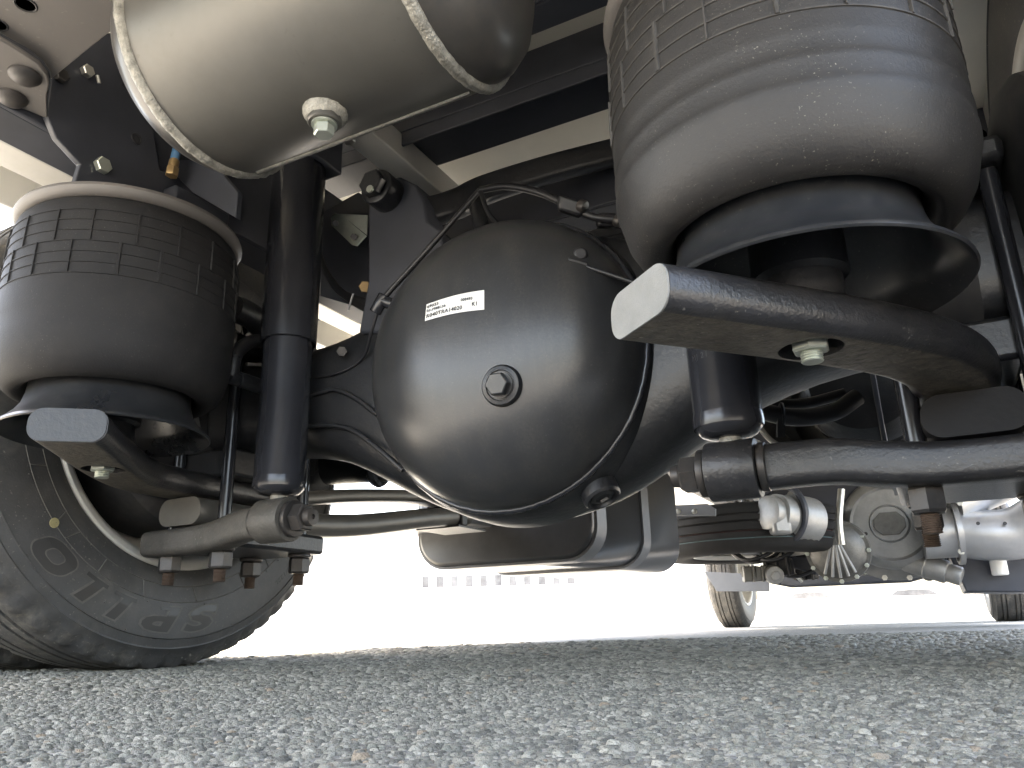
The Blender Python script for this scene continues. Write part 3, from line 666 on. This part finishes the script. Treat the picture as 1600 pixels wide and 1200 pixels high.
# ---- air tank across the frame
def air_tank():
    y, z, r_ = .531, .708, .1315; x0, x1 = -.153, .168
    T = MB().lathe([(r_, 0), (r_, x1-x0)], (x0, y, z), (1, 0, 0), 128).build('air_tank', 'tank', truck, smooth=60, label='grey cylindrical air tank with welded ends hung across the frame')
    for xx, sg in ((x1, 1), (x0, -1)):
        MB().lathe([(r_-.001, 0), (r_-.001, .006), (r_*.97, .022), (r_*.88, .040), (r_*.70, .055), (r_*.42, .065), (0, .070)], (xx, y, z), (sg, 0, 0), 96).build('tank_end', 'tank_end', T, smooth=60)
        ph = [random.uniform(-1, 1) for _ in range(420)]
        MB().torus((xx+sg*.003, y, z), (1, 0, 0), r_-.0012, .0070, 420, 10, fn=lambda i, k, r2, h: (r2+.00035*ph[k]+.00055*ph[(k//4)], h*(1+.06*ph[k//5]))).build('weld_seam', 'weld', T, smooth=80)
    a = R(-62)                                # lengthwise seam near the bottom
    pts = [(x0+.01+i*(x1-x0-.02)/40, y+(r_+.0002)*math.cos(a), z+(r_+.0002)*math.sin(a)) for i in range(41)]
    MB().tube(pts, .0026, 8, rs=[.0026+random.uniform(-.0004, .0004) for _ in pts]).build('lengthwise_seam', 'weld', T, smooth=70)
    # drain boss: found where the photograph's ray meets the cylinder
    for i in range(600):
        p = EYE+ray(508, 176)*(.35+.001*i)
        if math.hypot(p.y-y, p.z-z) <= r_: break
    nn = Vector((0, p.y-y, p.z-z)).normalized()
    ph = [random.uniform(-1, 1) for _ in range(40)]
    MB().lathe([(.0235, -.003), (.0235, .002), (.0215, .006), (.018, .009), (.0165, .007)], p, nn, 40, fn=lambda i, k, r2, h: (r2*(1+.04*ph[k]*(i in (1, 2, 3))), h+.0012*ph[(k*2) % 40]*(i in (1, 2, 3)))).build('boss_weld', 'weld', T, smooth=80)
    MB().lathe([(.0178, -.002), (.0178, .013), (.0165, .0145), (0, .0145)], p, nn, 36).build('drain_boss', 'tank', T)
    q = MB().lathe([(0, .0145), (.0135, .0145), (.0135, .0165), (0, .0165)], p, nn, 28); q.hexn(p+nn*.0165, p+nn*.028, .0108); q.build('drain_bolt', 'zinc', T, smooth=20)
    for xx in (x0+.06, x1-.06):
        MB().bx(xx-.02, xx+.02, y-.03, y+.03, z+r_-.012, .954).build('hanger', 'frame', T, bevel=.002)
air_tank()

# ---- rear plates, upper air spring brackets
def plate(name, px, fnp, v, off, mtl, bevel=.0015, parent=None, label=None):
    return MB().prism([fnp(a, b_, v) for a, b_ in px], off).build(name, mtl, parent or truck, bevel=bevel, label=label, smooth=30)
P1 = plate('rear_gusset', [(-70, -5), (0, 52), (40, 74), (66, 94), (78, 112), (79, 125), (235, 0), (320, -70), (100, -120), (-90, -80)], atZ, .722, (0, 0, .006), 'plate', label='brown grey rear gusset plate with drilled holes')
for px, py, r_ in ((40, 7, .0095), (-4, 38, .009)):
    p = atZ(px, py, .722); MB().lathe([(0, 0), (r_, 0), (r_, -.0008), (r_*1.15, -.0012), (r_*1.25, -.0004), (r_*1.25, .001), (0, .001)], p, n=24).build('drilled_hole', 'hub', P1, smooth=0)
P2 = plate('riveted_bracket', [(-80, 10), (0, 62), (30, 80), (60, 100), (74, 118), (77, 132), (73, 150), (74, 186), (40, 172), (-10, 158), (-90, 150)], atZ, .708, (0, 0, .006), 'plate', label='grey bracket with two domed rivets')
for px, py in ((39, 117), (18, 152)):
    p = atZ(px, py, .708); MB().lathe([(.0185, .001), (.018, -.003), (.014, -.007), (.007, -.0095), (0, -.010)], p, n=32).build('rivet', 'darkbolt', P2)
BR = plate('spring_bracket', [(80, 122), (165, 50), (235, 60), (190, 132), (217, 165), (240, 205), (250, 266), (300, 284), (366, 330), (345, 345), (112, 300), (126, 256), (88, 215), (73, 180)], atX, -.424, (-.010, 0, 0), 'frame', label='dark plate bracket above the air spring beside the printed tyre')
for px, py, m_, r_ in ((133, 113, 'bright', .009), (157, 260, 'zinc', .012), (92, 120, 'darkbolt', .010)):
    p = atX(px, py, -.424); MB().hexn(p, p+Vector((.010, 0, 0)), r_).build('bolt', m_, BR, smooth=20)
p = atX(213, 217, -.4235); MB().lathe([(0, .0005), (.006, .0005), (.006, .0015), (.008, .0018), (.009, .0)], p, (1, 0, 0), 24).build('bracket_hole', 'hub', BR)
MB().tube([atX(152, 118, -.415), atX(155, 130, -.415)], .0025, 8).build('split_pin', 'bright', BR)
q = MB().rcyl(atX(270, 262, -.405), atX(273, 250, -.405), .0075, .002, 14); q.hexn(atX(268, 275, -.405), atX(270, 262, -.405), .0095); q.build('air_fitting', 'brass', BR)
MB().rcyl(atX(272, 252, -.405), atX(281, 215, -.405), .0065, .001, 16).build('air_line', 'blue', BR)
plate('rear_bracket_web', [(250, 250), (330, 250), (372, 300), (368, 340), (300, 300)], atY, .70, (0, .01, 0), 'frame')
# ---- upper torque rod bracket and bush over the axle
TB = plate('torque_rod_bracket', [(575, 330), (580, 292), (598, 278), (625, 276), (650, 288), (664, 315), (668, 345), (690, 360), (700, 480), (640, 520), (560, 520), (575, 440)], atY, .905, (0, .05, 0), 'frame', bevel=.004)
a_ = atY(607, 306, .905)
q = MB().rcyl(a_+Vector((0, .01, 0)), a_+Vector((0, -.035, 0)), .030, .004); q.build('bush', 'paint', TB)
MB().hexn(a_+Vector((0, -.035, 0)), a_+Vector((0, -.05, 0)), .0225).build('bolt', 'paint', TB, smooth=20)
MB().cyl(a_+Vector((.003, -.05, -.016)), a_+Vector((.003, -.054, -.016)), .006).build('grease_cap', 'zinc', TB)
MB().sweep(rrect(.03, .05, .012, 4), spline([atY(630, 320, .93), atY(670, 330, .94), atY(715, 318, .97), atY(760, 296, 1.02), atY(860, 264, 1.08), atY(985, 232, 1.14)], 6)).build('torque_rod', 'paint', truck)
# zinc sensor bracket
ZB = plate('sensor_bracket', [(517, 340), (524, 333), (531, 334), (572, 368), (557, 384), (549, 382), (518, 352)], atY, .93, (0, .003, 0), 'zinc', bevel=.0005)
MB().prism([atY(531, 334, .9285), atY(574, 336, .9285), atY(573, 367, .9285)], (0, .002, 0)).build('flange', 'zinc', ZB)
for px, py in ((524, 349), (553, 370)): MB().hexn(atY(px, py, .93), atY(px, py, .922), .006).build('bolt', 'darkbolt', ZB)
plate('inner_web', [(505, 330), (560, 300), (600, 330), (600, 470), (560, 480), (500, 462)], atY, 1.0, (0, .008, 0), 'frame')
MB().hexn(atY(570, 448, .99), atY(570, 448, .975), .011).build('bolt', 'brass', TB)
# wiring behind the shock absorber
for k in range(4):
    MB().tube(spline([atY(495+4*k, 380+14*k, .97), atY(508+5*k, 420+10*k, .965), atY(535+4*k, 455+5*k, .965), atY(572, 470+5*k, .97)], 8), .0045, 8).build('wiring', 'hose', truck, smooth=60)
MB().box(atY(548, 472, .958), (.003, .004, .03), axes=(RIGHT, fwd, (UP+RIGHT*.3).normalized())).build('cable_tie', 'steel_box', truck)

# ---- parts round the left brake
MB().tube(spline([atX(362, 480, -.42), atX(400, 500, -.43), atX(430, 545, -.44), atX(440, 600, -.44)], 8), .022, 14).build('brake_hose_guard', 'paint', truck)
MB().tube(spline([atX(362, 590, -.40), atX(368, 555, -.40), atX(390, 535, -.40), atX(420, 532, -.40)], 8), .011, 12).build('brake_hose', 'hose', truck)
q = MB().rcyl(atX(358, 588, -.40), atX(372, 594, -.40), .011, .002, 16); q.rcyl(atX(372, 592, -.40), atX(420, 608, -.40), .012, .002, 16); q.build('brake_fitting', 'paint', truck)
MB().tube([atX(385, 569, -.42), atX(420, 570, -.42)], .003, 8).build('brake_pipe', 'bright', truck)
# ---- handbrake / exhaust hose seen below the left axle arm
hp = spline([(-.62, 1.30, .40), (-.45, 1.33, .395), (-.30, 1.36, .385), (-.12, 1.40, .385), (.05, 1.45, .40)], 10)
HB = MB().tube(hp, .042, 18).build('flexible_pipe', 'paint', truck, smooth=60)
for i in (7, 16, 26): MB().torus(hp[i], hp[i+1]-hp[i], .043, .011, 28, 8).build('pipe_clamp', 'paint_gloss', HB)
# silver guard further forward on the left
MB().prism([(-.62, 2.3, .36), (-.62, 3.1, .36), (-.62, 3.1, .60), (-.62, 2.3, .60)], (-.35, 0, 0)).build('side_box', 'steel_box', truck, bevel=.02)

# ---- fuel tank with two straps
def fuel_tank():
    x0, x1, y0, y1, z0, z1 = -.80, -.25, 1.90, 2.75, .222, .60
    sec = rrect(x1-x0, z1-z0, .085, 7); cx, cz = (x0+x1)/2, (z0+z1)/2
    T = MB().sweep(sec, [(cx, y0+.02, cz), (cx, y0+.03, cz), (cx, y1-.03, cz), (cx, y1, cz)]).build('fuel_tank', 'fuel', truck, bevel=.01, label='dark metal fuel tank held by two steel straps')
    for y in (1.93, 2.32):
        s2 = rrect(x1-x0+.016, z1-z0+.016, .092, 8); s1 = rrect(x1-x0+.002, z1-z0+.002, .086, 8); n_ = len(s2); vs = []
        for yy in (y, y+.07): vs += [(cx+a, yy, cz+b_) for a, b_ in s2]+[(cx+a, yy, cz+b_) for a, b_ in s1]
        fs = []
        for k in range(n_):
            j = (k+1) % n_; fs += [(k, j, 2*n_+j, 2*n_+k), (n_+k, 3*n_+k, 3*n_+j, n_+j), (k, n_+k, n_+j, j), (2*n_+k, 2*n_+j, 3*n_+j, 3*n_+k)]
        MB().add(vs, fs).build('tank_strap', 'strap', T, smooth=40)
    MB().bx(x0-.25, x1-.3, y0-.2, y0+.1, z0+.10, z0+.125).build('tank_bracket', 'steel_box', T, bevel=.01)
fuel_tank()

# ---- propeller shaft with yoke and guard hoop
sh = MB().cyl((.03, 1.07, .44), (.10, 2.9, .58), .050, n=36).build('propeller_shaft', 'shaft', truck, smooth=40)
MB().rcyl((.03, 1.06, .44), (.032, 1.12, .445), .085, .006).build('pinion_flange', 'darkbolt', sh)
q = MB().lathe([(.105, 0), (.112, .006), (.112, .05), (.105, .058), (.085, .07), (.085, .12), (0, .12)], (.335, 1.72, .50), (.05, 1, .05), 48).build('parking_brake_drum', 'shaft', truck, smooth=35)
MB().torus((.335, 1.715, .50), (.05, 1, .05), .112, .006, 64, 8).build('drum_rim', 'rim', q)
q2 = MB().lathe([(.0, -.06), (.10, -.05), (.118, -.02), (.125, .0), (.118, .012), (.128, .02), (.118, .03), (.0, .03)], (.455, 1.66, .505), (.05, 1, .05), 56).build('brake_chamber', 'paint', truck, smooth=35)
MB().lathe([(.1, -.17), (.112, -.165), (.112, -.05)], (.453, 1.70, .50), (.35, -.9, 0), 48).build('chamber_can', 'shaft', q2)
# tied hose behind the right shock absorber
hz_ = spline([atY(1165, 612, 1.25), atY(1190, 640, 1.25), atY(1240, 652, 1.25), atY(1300, 645, 1.28), atY(1340, 620, 1.3)], 8)
H1 = MB().tube(hz_, .014, 12).build('brake_hose', 'hose', truck, smooth=60)
MB().tube(spline([atY(1170, 625, 1.3), atY(1210, 632, 1.3), atY(1260, 630, 1.3), atY(1320, 615, 1.32)], 8), .009, 10).build('brake_hose', 'hose', truck, smooth=60)
q = MB().torus(atY(1222, 648, 1.25), (1, .3, 0), .017, .003, 20, 6); q.box(atY(1220, 668, 1.245), (.012, .006, .03), axes=(RIGHT, fwd, UP)); q.build('cable_tie', 'hose', H1)
for x0_, x1_ in ((1238, 1285), (1338, 1368)):
    plate('hanger_bracket', [(x0_, 655), (x1_-6, 655), (x1_, 688), (x1_+8, 705), (x0_-12, 705), (x0_-4, 690)], atY, 2.15, (0, .02, 0), 'frame')

# ---- gearbox, engine end, exhaust
def hexs(o, pts, r_, m_='zinc', nm='bolt', d=(0, -1, 0)):
    for p in pts: MB().hexn(p, Vector(p)+Vector(d)*r_*.9, r_).build(nm, m_, o, smooth=20)
gc = atD(1390, 818, 3.45)
G = MB().lathe([(0, .0), (.075, .0), (.08, .006), (.085, .0), (.150, -.002), (.158, .004), (.162, .012), (.185, -.004), (.196, -.02), (.205, -.06), (.21, -.12), (.26, -.14), (.26, -.17), (.2, -.18), (.2, -.5), (0, -.5)], gc, (0, -1, -.12), 64).build('transmission_case', 'cast', truck, smooth=35, label='silver cast transmission case with round cover')
MB().prism([gc+Vector((.062*math.cos(R(a))*1.1, -.008, .058*math.sin(R(a)))) for a in (20, 60, 120, 160, 200, 240, 300, 340)], (0, .006, 0)).build('cover_plate', 'cast_dirty', G, bevel=.002)
hexs(G, [gc+Vector((.235*math.cos(R(a)), .13, .235*math.sin(R(a)))) for a in range(180, 380, 25)], .013, 'bright')
for a in (200, 20): 
    p = gc+Vector((.11*math.cos(R(a)), -.003, .11*math.sin(R(a)))); MB().cyl(p+Vector((0, .004, 0)), p+Vector((0, -.002, 0)), .008).build('plug', 'hub', G)
rc = atD(1308, 862, 3.3)
G2 = MB().lathe([(0, .03), (.06, .028), (.095, .01), (.115, -.02), (.130, -.02), (.134, -.05), (.105, -.06), (.105, -.4), (0, -.4)], rc, (0, -1, -.15), 44).build('clutch_housing', 'cast_dirty', truck, smooth=35, label='ribbed dull aluminium clutch housing')
for k in range(-2, 3):
    a = R(270+k*17); p0 = rc+Vector((.03*math.cos(a), -.030, .03*math.sin(a)+.055)); p1 = rc+Vector((.108*math.cos(a), -.004, .108*math.sin(a)))
    MB().tube([p0, (p0+p1)/2+Vector((0, -.006, 0)), p1], .0065, 8).build('rib', 'cast', G2)
hexs(G2, [rc+Vector((.123*math.cos(R(a)), .02, .123*math.sin(R(a)))) for a in range(0, 360, 30)], .010, 'zinc')
MB().tube(spline([rc+Vector((.03, -.1, .02)), rc+Vector((.035, -.1, .12)), rc+Vector((.06, -.08, .25))], 8), .015, 12).build('dipstick_tube', 'bright', G2)
oc = atD(1195, 800, 3.2)
G3 = MB().lathe([(0, 0), (.05, 0), (.07, .01), (.07, .05), (.085, .055), (.085, .11), (.07, .12), (.1, .14), (.1, .25), (0, .25)], oc, (.5, .7, -.1), 36).build('output_yoke', 'cast', truck, smooth=35, label='silver output flange with yoke behind the shock arm')
MB().box(oc+Vector((.05, .02, -.05)), (.08, .07, .09), rz=.5).build('yoke_lug', 'cast', G3, bevel=.015)
MB().torus(oc+Vector((.05, .12, .0)), (.5, .8, 0), .12, .014, 48, 8).build('guard_hoop', 'frame', truck)
BH = MB().lathe([(0, 0), (.20, 0), (.235, -.02), (.245, -.05), (.245, -.12), (.21, -.14), (.2, -.5), (0, -.5)], atD(1350, 822, 3.85), (0, -1, -.1), 56).build('bell_housing', 'cast_dirty', truck, smooth=35, label='dull cast bell housing behind the transmission case')
hexs(BH, [atD(1350, 822, 3.85)+Vector((.222*math.cos(R(a_)), .0, .222*math.sin(R(a_)))) for a_ in range(0, 360, 24)], .014, 'zinc')
rnd = random.Random(5)                           # crowded small castings, pipes and looms behind the cases
for k in range(46):
    px, py = rnd.uniform(1160, 1500), rnd.uniform(775, 900); c_ = atD(px, py, rnd.uniform(3.62, 3.8)); sz = rnd.uniform(.025, .06)
    q = MB(); kd = k % 4; nm = ('cast_lug', 'cast_rib_block', 'engine_pipe', 'wiring_loom')[kd]
    if kd == 0:
        d_ = Vector((rnd.uniform(-.03, .03), -.06, rnd.uniform(-.02, .03))); q.rcyl(c_, c_+d_, sz*.8, .006, 18); q.hexn(c_+d_, c_+d_*1.25, sz*.42)
    elif kd == 1:
        ax_ = rnd.uniform(-.5, .5); q.box(c_, (sz*2.2, sz, sz*1.3), rz=ax_)
        for i in range(3): q.box(c_+Vector((math.cos(ax_), math.sin(ax_), 0))*sz*(i-1)*.8+Vector((0, -sz*.6, 0)), (sz*.18, sz*.5, sz*1.5), rz=ax_)
    elif kd == 2: q.tube(spline([c_+Vector((0, 0, .18)), c_+Vector((rnd.uniform(-.04, .04), -.03, .06)), c_+Vector((rnd.uniform(-.08, .08), .02, -.04))], 6), rnd.uniform(.008, .014), 10)
    else: q.tube(spline([c_+Vector((-.15, 0, .08)), c_+Vector((-.05, -.04, .0)), c_+Vector((.06, -.03, .02)), c_+Vector((.14, .02, .10))], 6), .010, 8)
    q.build(nm, rnd.choice((('cast', 'cast_dirty', 'hub'), ('cast_dirty', 'frame', 'hub'), ('cast_dirty', 'bright', 'hub'), ('hose', 'hose', 'hose'))[kd]), BH, bevel=.004 if kd == 1 else 0)
MB().prism([atY(1235, 800, 3.95), atY(1290, 815, 3.95), atY(1275, 898, 3.95), atY(1215, 880, 3.95), atY(1205, 850, 3.95)], (0, .25, 0)).build('lower_bracket', 'frame', truck, bevel=.01)
MB().bx(-.15, .55, 3.9, 5.4, .40, .85).build('engine_block', 'frame', truck, bevel=.03)
sc_ = atD(1438, 880, 3.4)
G4 = MB().rcyl(sc_+Vector((-.06, .03, .02)), sc_+Vector((.10, .0, -.045)), .050, .01, 30).rcyl(sc_+Vector((.09, .0, -.041)), sc_+Vector((.15, -.01, -.066)), .040, .008, 24).torus(sc_+Vector((.02, .015, -.012)), (.16, -.03, -.065), .050, .004, 30, 6).build('starter_motor', 'cast', truck)
MB().rcyl(sc_+Vector((.02, -.03, .045)), sc_+Vector((.16, .0, .05)), .033, .008, 24).build('solenoid', 'cast_dirty', G4)
e0, e1 = atD(1440, 835, 3.35), atD(1495, 832, 3.3)
X1 = MB().tube(spline([e0, e1, atD(1540, 836, 3.25), atD(1590, 832, 3.2), atD(1640, 805, 3.15)], 10), .105, 32).build('exhaust_pipe', 'pipe_al', truck, smooth=60, label='thick silver exhaust pipe with flange')
MB().lathe([(.12, -.012), (.135, -.010), (.135, .010), (.12, .012)], e1, e1-e0, 40).build('flange', 'pipe_al', X1)
MB().cyl(e1+Vector((-.02, -.02, .15)), e1+Vector((.3, .1, .26)), .12, .10, 36).build('exhaust_brake', 'pipe_al', X1)
hexs(X1, [atD(1500, 786, 3.2), atD(1502, 862, 3.2)], .014, 'bright')
for px in (1528, 1570): p = atD(px, 818, 3.14); MB().cyl(p, p+Vector((0, -.01, 0)), .007).build('pin_hole', 'hub', X1)
bb = [(1483, 868), (1640, 868), (1640, 925), (1510, 925)]
o = plate('battery_tray', bb, atY, 4.0, (0, .4, 0), 'frame', bevel=.006)
p = atD(1560, 882, 3.3); MB().rcyl(p+Vector((0, 0, .04)), p+Vector((0, 0, -.045)), .032, .006, 20).build('drain_cup', 'label', o)
# front axle beam, brackets
FA = MB().sweep(rrect(.09, .085, .02, 3), [(-.64, 6.35, .40), (-.5, 6.35, .345), (-.4, 6.33, .32), (.4, 6.33, .32), (.5, 6.35, .345), (.78, 6.35, .40)]).build('front_axle_beam', 'frame', truck, label='dark front axle beam between the front wheels')
MB().bx(-.45, .1, 5.7, 5.78, .345, .372).build('tie_rod', 'pipe_al', FA, bevel=.01)
plate('front_bracket', [(1100, 893), (1202, 898), (1202, 924), (1120, 924)], atY, 4.6, (0, .01, 0), 'steel_box')
plate('front_shackle', [(1040, 790), (1105, 787), (1118, 795), (1118, 806), (1040, 806)], atY, 3.2, (0, .015, 0), 'steel_box')
for px in (1060, 1085): p = atY(px, 799, 3.2); MB().lathe([(.012, 0), (.01, -.006), (0, -.008)], p, (0, 1, 0), 14).build('rivet', 'bright', FA)
MB().tube([atD(1060, 745, 2.6), atD(1120, 690, 2.7)], .03, 12).build('strut', 'pipe_al', truck)
MB().prism([atD(1108, 690, 2.5), atD(1160, 700, 2.5), atD(1150, 760, 2.5), atD(1090, 745, 2.5)], (0, .2, 0)).build('pump_housing', 'cast', truck, bevel=.015)

# ================================================================== SPARE WHEEL (hangs under the frame)
SW = empty('spare_wheel', (-.20, 3.75, .325), label='spare wheel lying flat under the frame ahead of the fuel tank', cat='wheel')
def spare():
    k = .96; side = [(.25, .02), (.27, .006), (.31, .0), (.37, .0), (.395, .008), (.412, .02)]
    tread = [(.416, .032), (.417, .05), (.409, .051), (.409, .058), (.418, .059), (.418, .08), (.410, .081), (.410, .089), (.4185, .09), (.4185, .105)]
    full = side+tread; full = full+[(r_, .21-h) for r_, h in full[::-1][1:]]
    MB().lathe(full, (0, 0, 0), (0, 0, 1), 160, fn=lambda i, q, r_, h: (r_-(.006 if (q % 2 == 0 and len(side)-1 <= i <= len(side) or i in (len(full)-len(side), len(full)-len(side)-1) and q % 2 == 0) else 0), h)).build('tyre', 'spare', SW, smooth=35)
    for h, m_ in ((.055, 'teal'), (.085, 'red'), (.125, 'teal')): MB().lathe([(.4094, h-.0025), (.4100, h-.002), (.4100, h+.002), (.4094, h+.0025)], (0, 0, 0), (0, 0, 1), 160).build('colour_line', m_, SW)
    MB().lathe([(.235, .03), (.25, .012), (.256, .012), (.255, .02), (.24, .05), (.235, .1), (.12, .12), (0, .12)], (0, 0, 0), (0, 0, 1), 72).build('rim', 'rim', SW, smooth=35)
    MB().bx(-.04, .04, -.1, .1, .02, .06).build('carrier_plate', 'steel_box', SW, bevel=.005)
spare()
MB().tube([(-.20, 3.75, .40), (-.20, 3.75, .86)], .012, 8).build('spare_wheel_chain', 'darkbolt', truck)

# ================================================================== BEYOND THE TRUCK
def far_building():
    c = atZ(740, 962, .0) if False else None
    d = 62.; ctr = EYE+Vector((-math.sin(YAW+R(3)), math.cos(YAW+R(3)), 0))*d
    ax = r0; ay = Vector((-r0.y, r0.x, 0))
    B = empty('far_building', (ctr.x, ctr.y, 0), label='long white building with a row of windows far beyond the truck', cat='building')
    def bx(x0, x1, y0, y1, z0, z1, nm, mt, par=B):
        c_ = ax*((x0+x1)/2)+ay*((y0+y1)/2)+Vector((0, 0, (z0+z1)/2))
        return MB().box(c_, (x1-x0, y1-y0, z1-z0), axes=(ax, ay, Vector((0, 0, 1)))).build(nm, mt, par, bevel=.01)
    bx(-19, 17, 0, 9, 0, 8.2, 'wall', 'wallw'); bx(-19.4, 17.4, -.5, 9.4, 8.21, 8.6, 'roof', 'concrete')
    for k in range(11):
        x = -4.2+1.13*k
        f = bx(x, x+.62, -.03, .06, 3.0, 3.95, 'window', 'wallw'); bx(x+.04, x+.58, -.045, -.031, 3.05, 3.9, 'pane', 'pale_pane', f)
    for k in range(3): bx(-9+2.3*k, -7.7+2.3*k, -.05, .05, .0, 2.1, 'door', 'concrete')
far_building()
def car(px, dist, turn, mtl, label):
    th = YAW-math.atan((px-800)/1265.); c = EYE+Vector((-math.sin(th), math.cos(th), 0))*dist
    C = empty('parked_car', (c.x, c.y, 0), label=label, cat='car', group='cars parked beyond the truck'); C.rotation_euler.z = th+turn
    out = [(-2.1, .35), (-2.15, .7), (-1.5, .92), (-.9, 1.38), (.7, 1.42), (1.5, .95), (2.1, .85), (2.15, .4), (1.9, .25), (-1.9, .25)]
    MB().prism([(x, -.82, z) for x, z in out], (0, 1.64, 0)).build('body', mtl, C, bevel=.08, smooth=40)
    MB().prism([(-1.4, -.82, .93), (-.85, -.83, 1.32), (.62, -.83, 1.35), (1.3, -.83, .96)], (0, 1.66, 0)).build('window', 'pale_pane', C, bevel=.02)
    for x in (-1.3, 1.3):
        for y in (-.8, .62):
            w_ = MB().lathe([(0, 0), (.17, 0), (.20, .02), (.29, .0), (.31, .03), (.31, .16), (0, .16)], (x, y, .31), (0, 1, 0), 28).build('wheel', 'tread', C); MB().lathe([(0, 0), (.19, 0), (.19, .01), (0, .01)], (x, y-.01, .31), (0, 1, 0), 20).build('rim', 'rim', w_)
    for y in (-.62, .4):
        MB().bx(-2.17, -2.1, y, y+.22, .62, .76).build('tail_light', 'carr', C, bevel=.01)
car(992, 85, .15, 'carw', 'silver car parked far off left of the front wheel')
car(640, 55, .4, 'body', 'white car parked by the far building')
car(1420, 47, .2, 'body', 'white car with red tail lights parked beyond the front axle')
car(1270, 45, -.3, 'carw', 'pale silver car parked between front wheel and white car')
def kerb():
    th = YAW-R(24); c = EYE+Vector((-math.sin(th), math.cos(th), 0))*40
    return MB().box((c.x, c.y, .45), (46, .35, .9), rz=R(27)).build('low_wall', 'concrete', None, bevel=.03, label='low pale wall far beyond the front axle', cat='wall')
kerb()
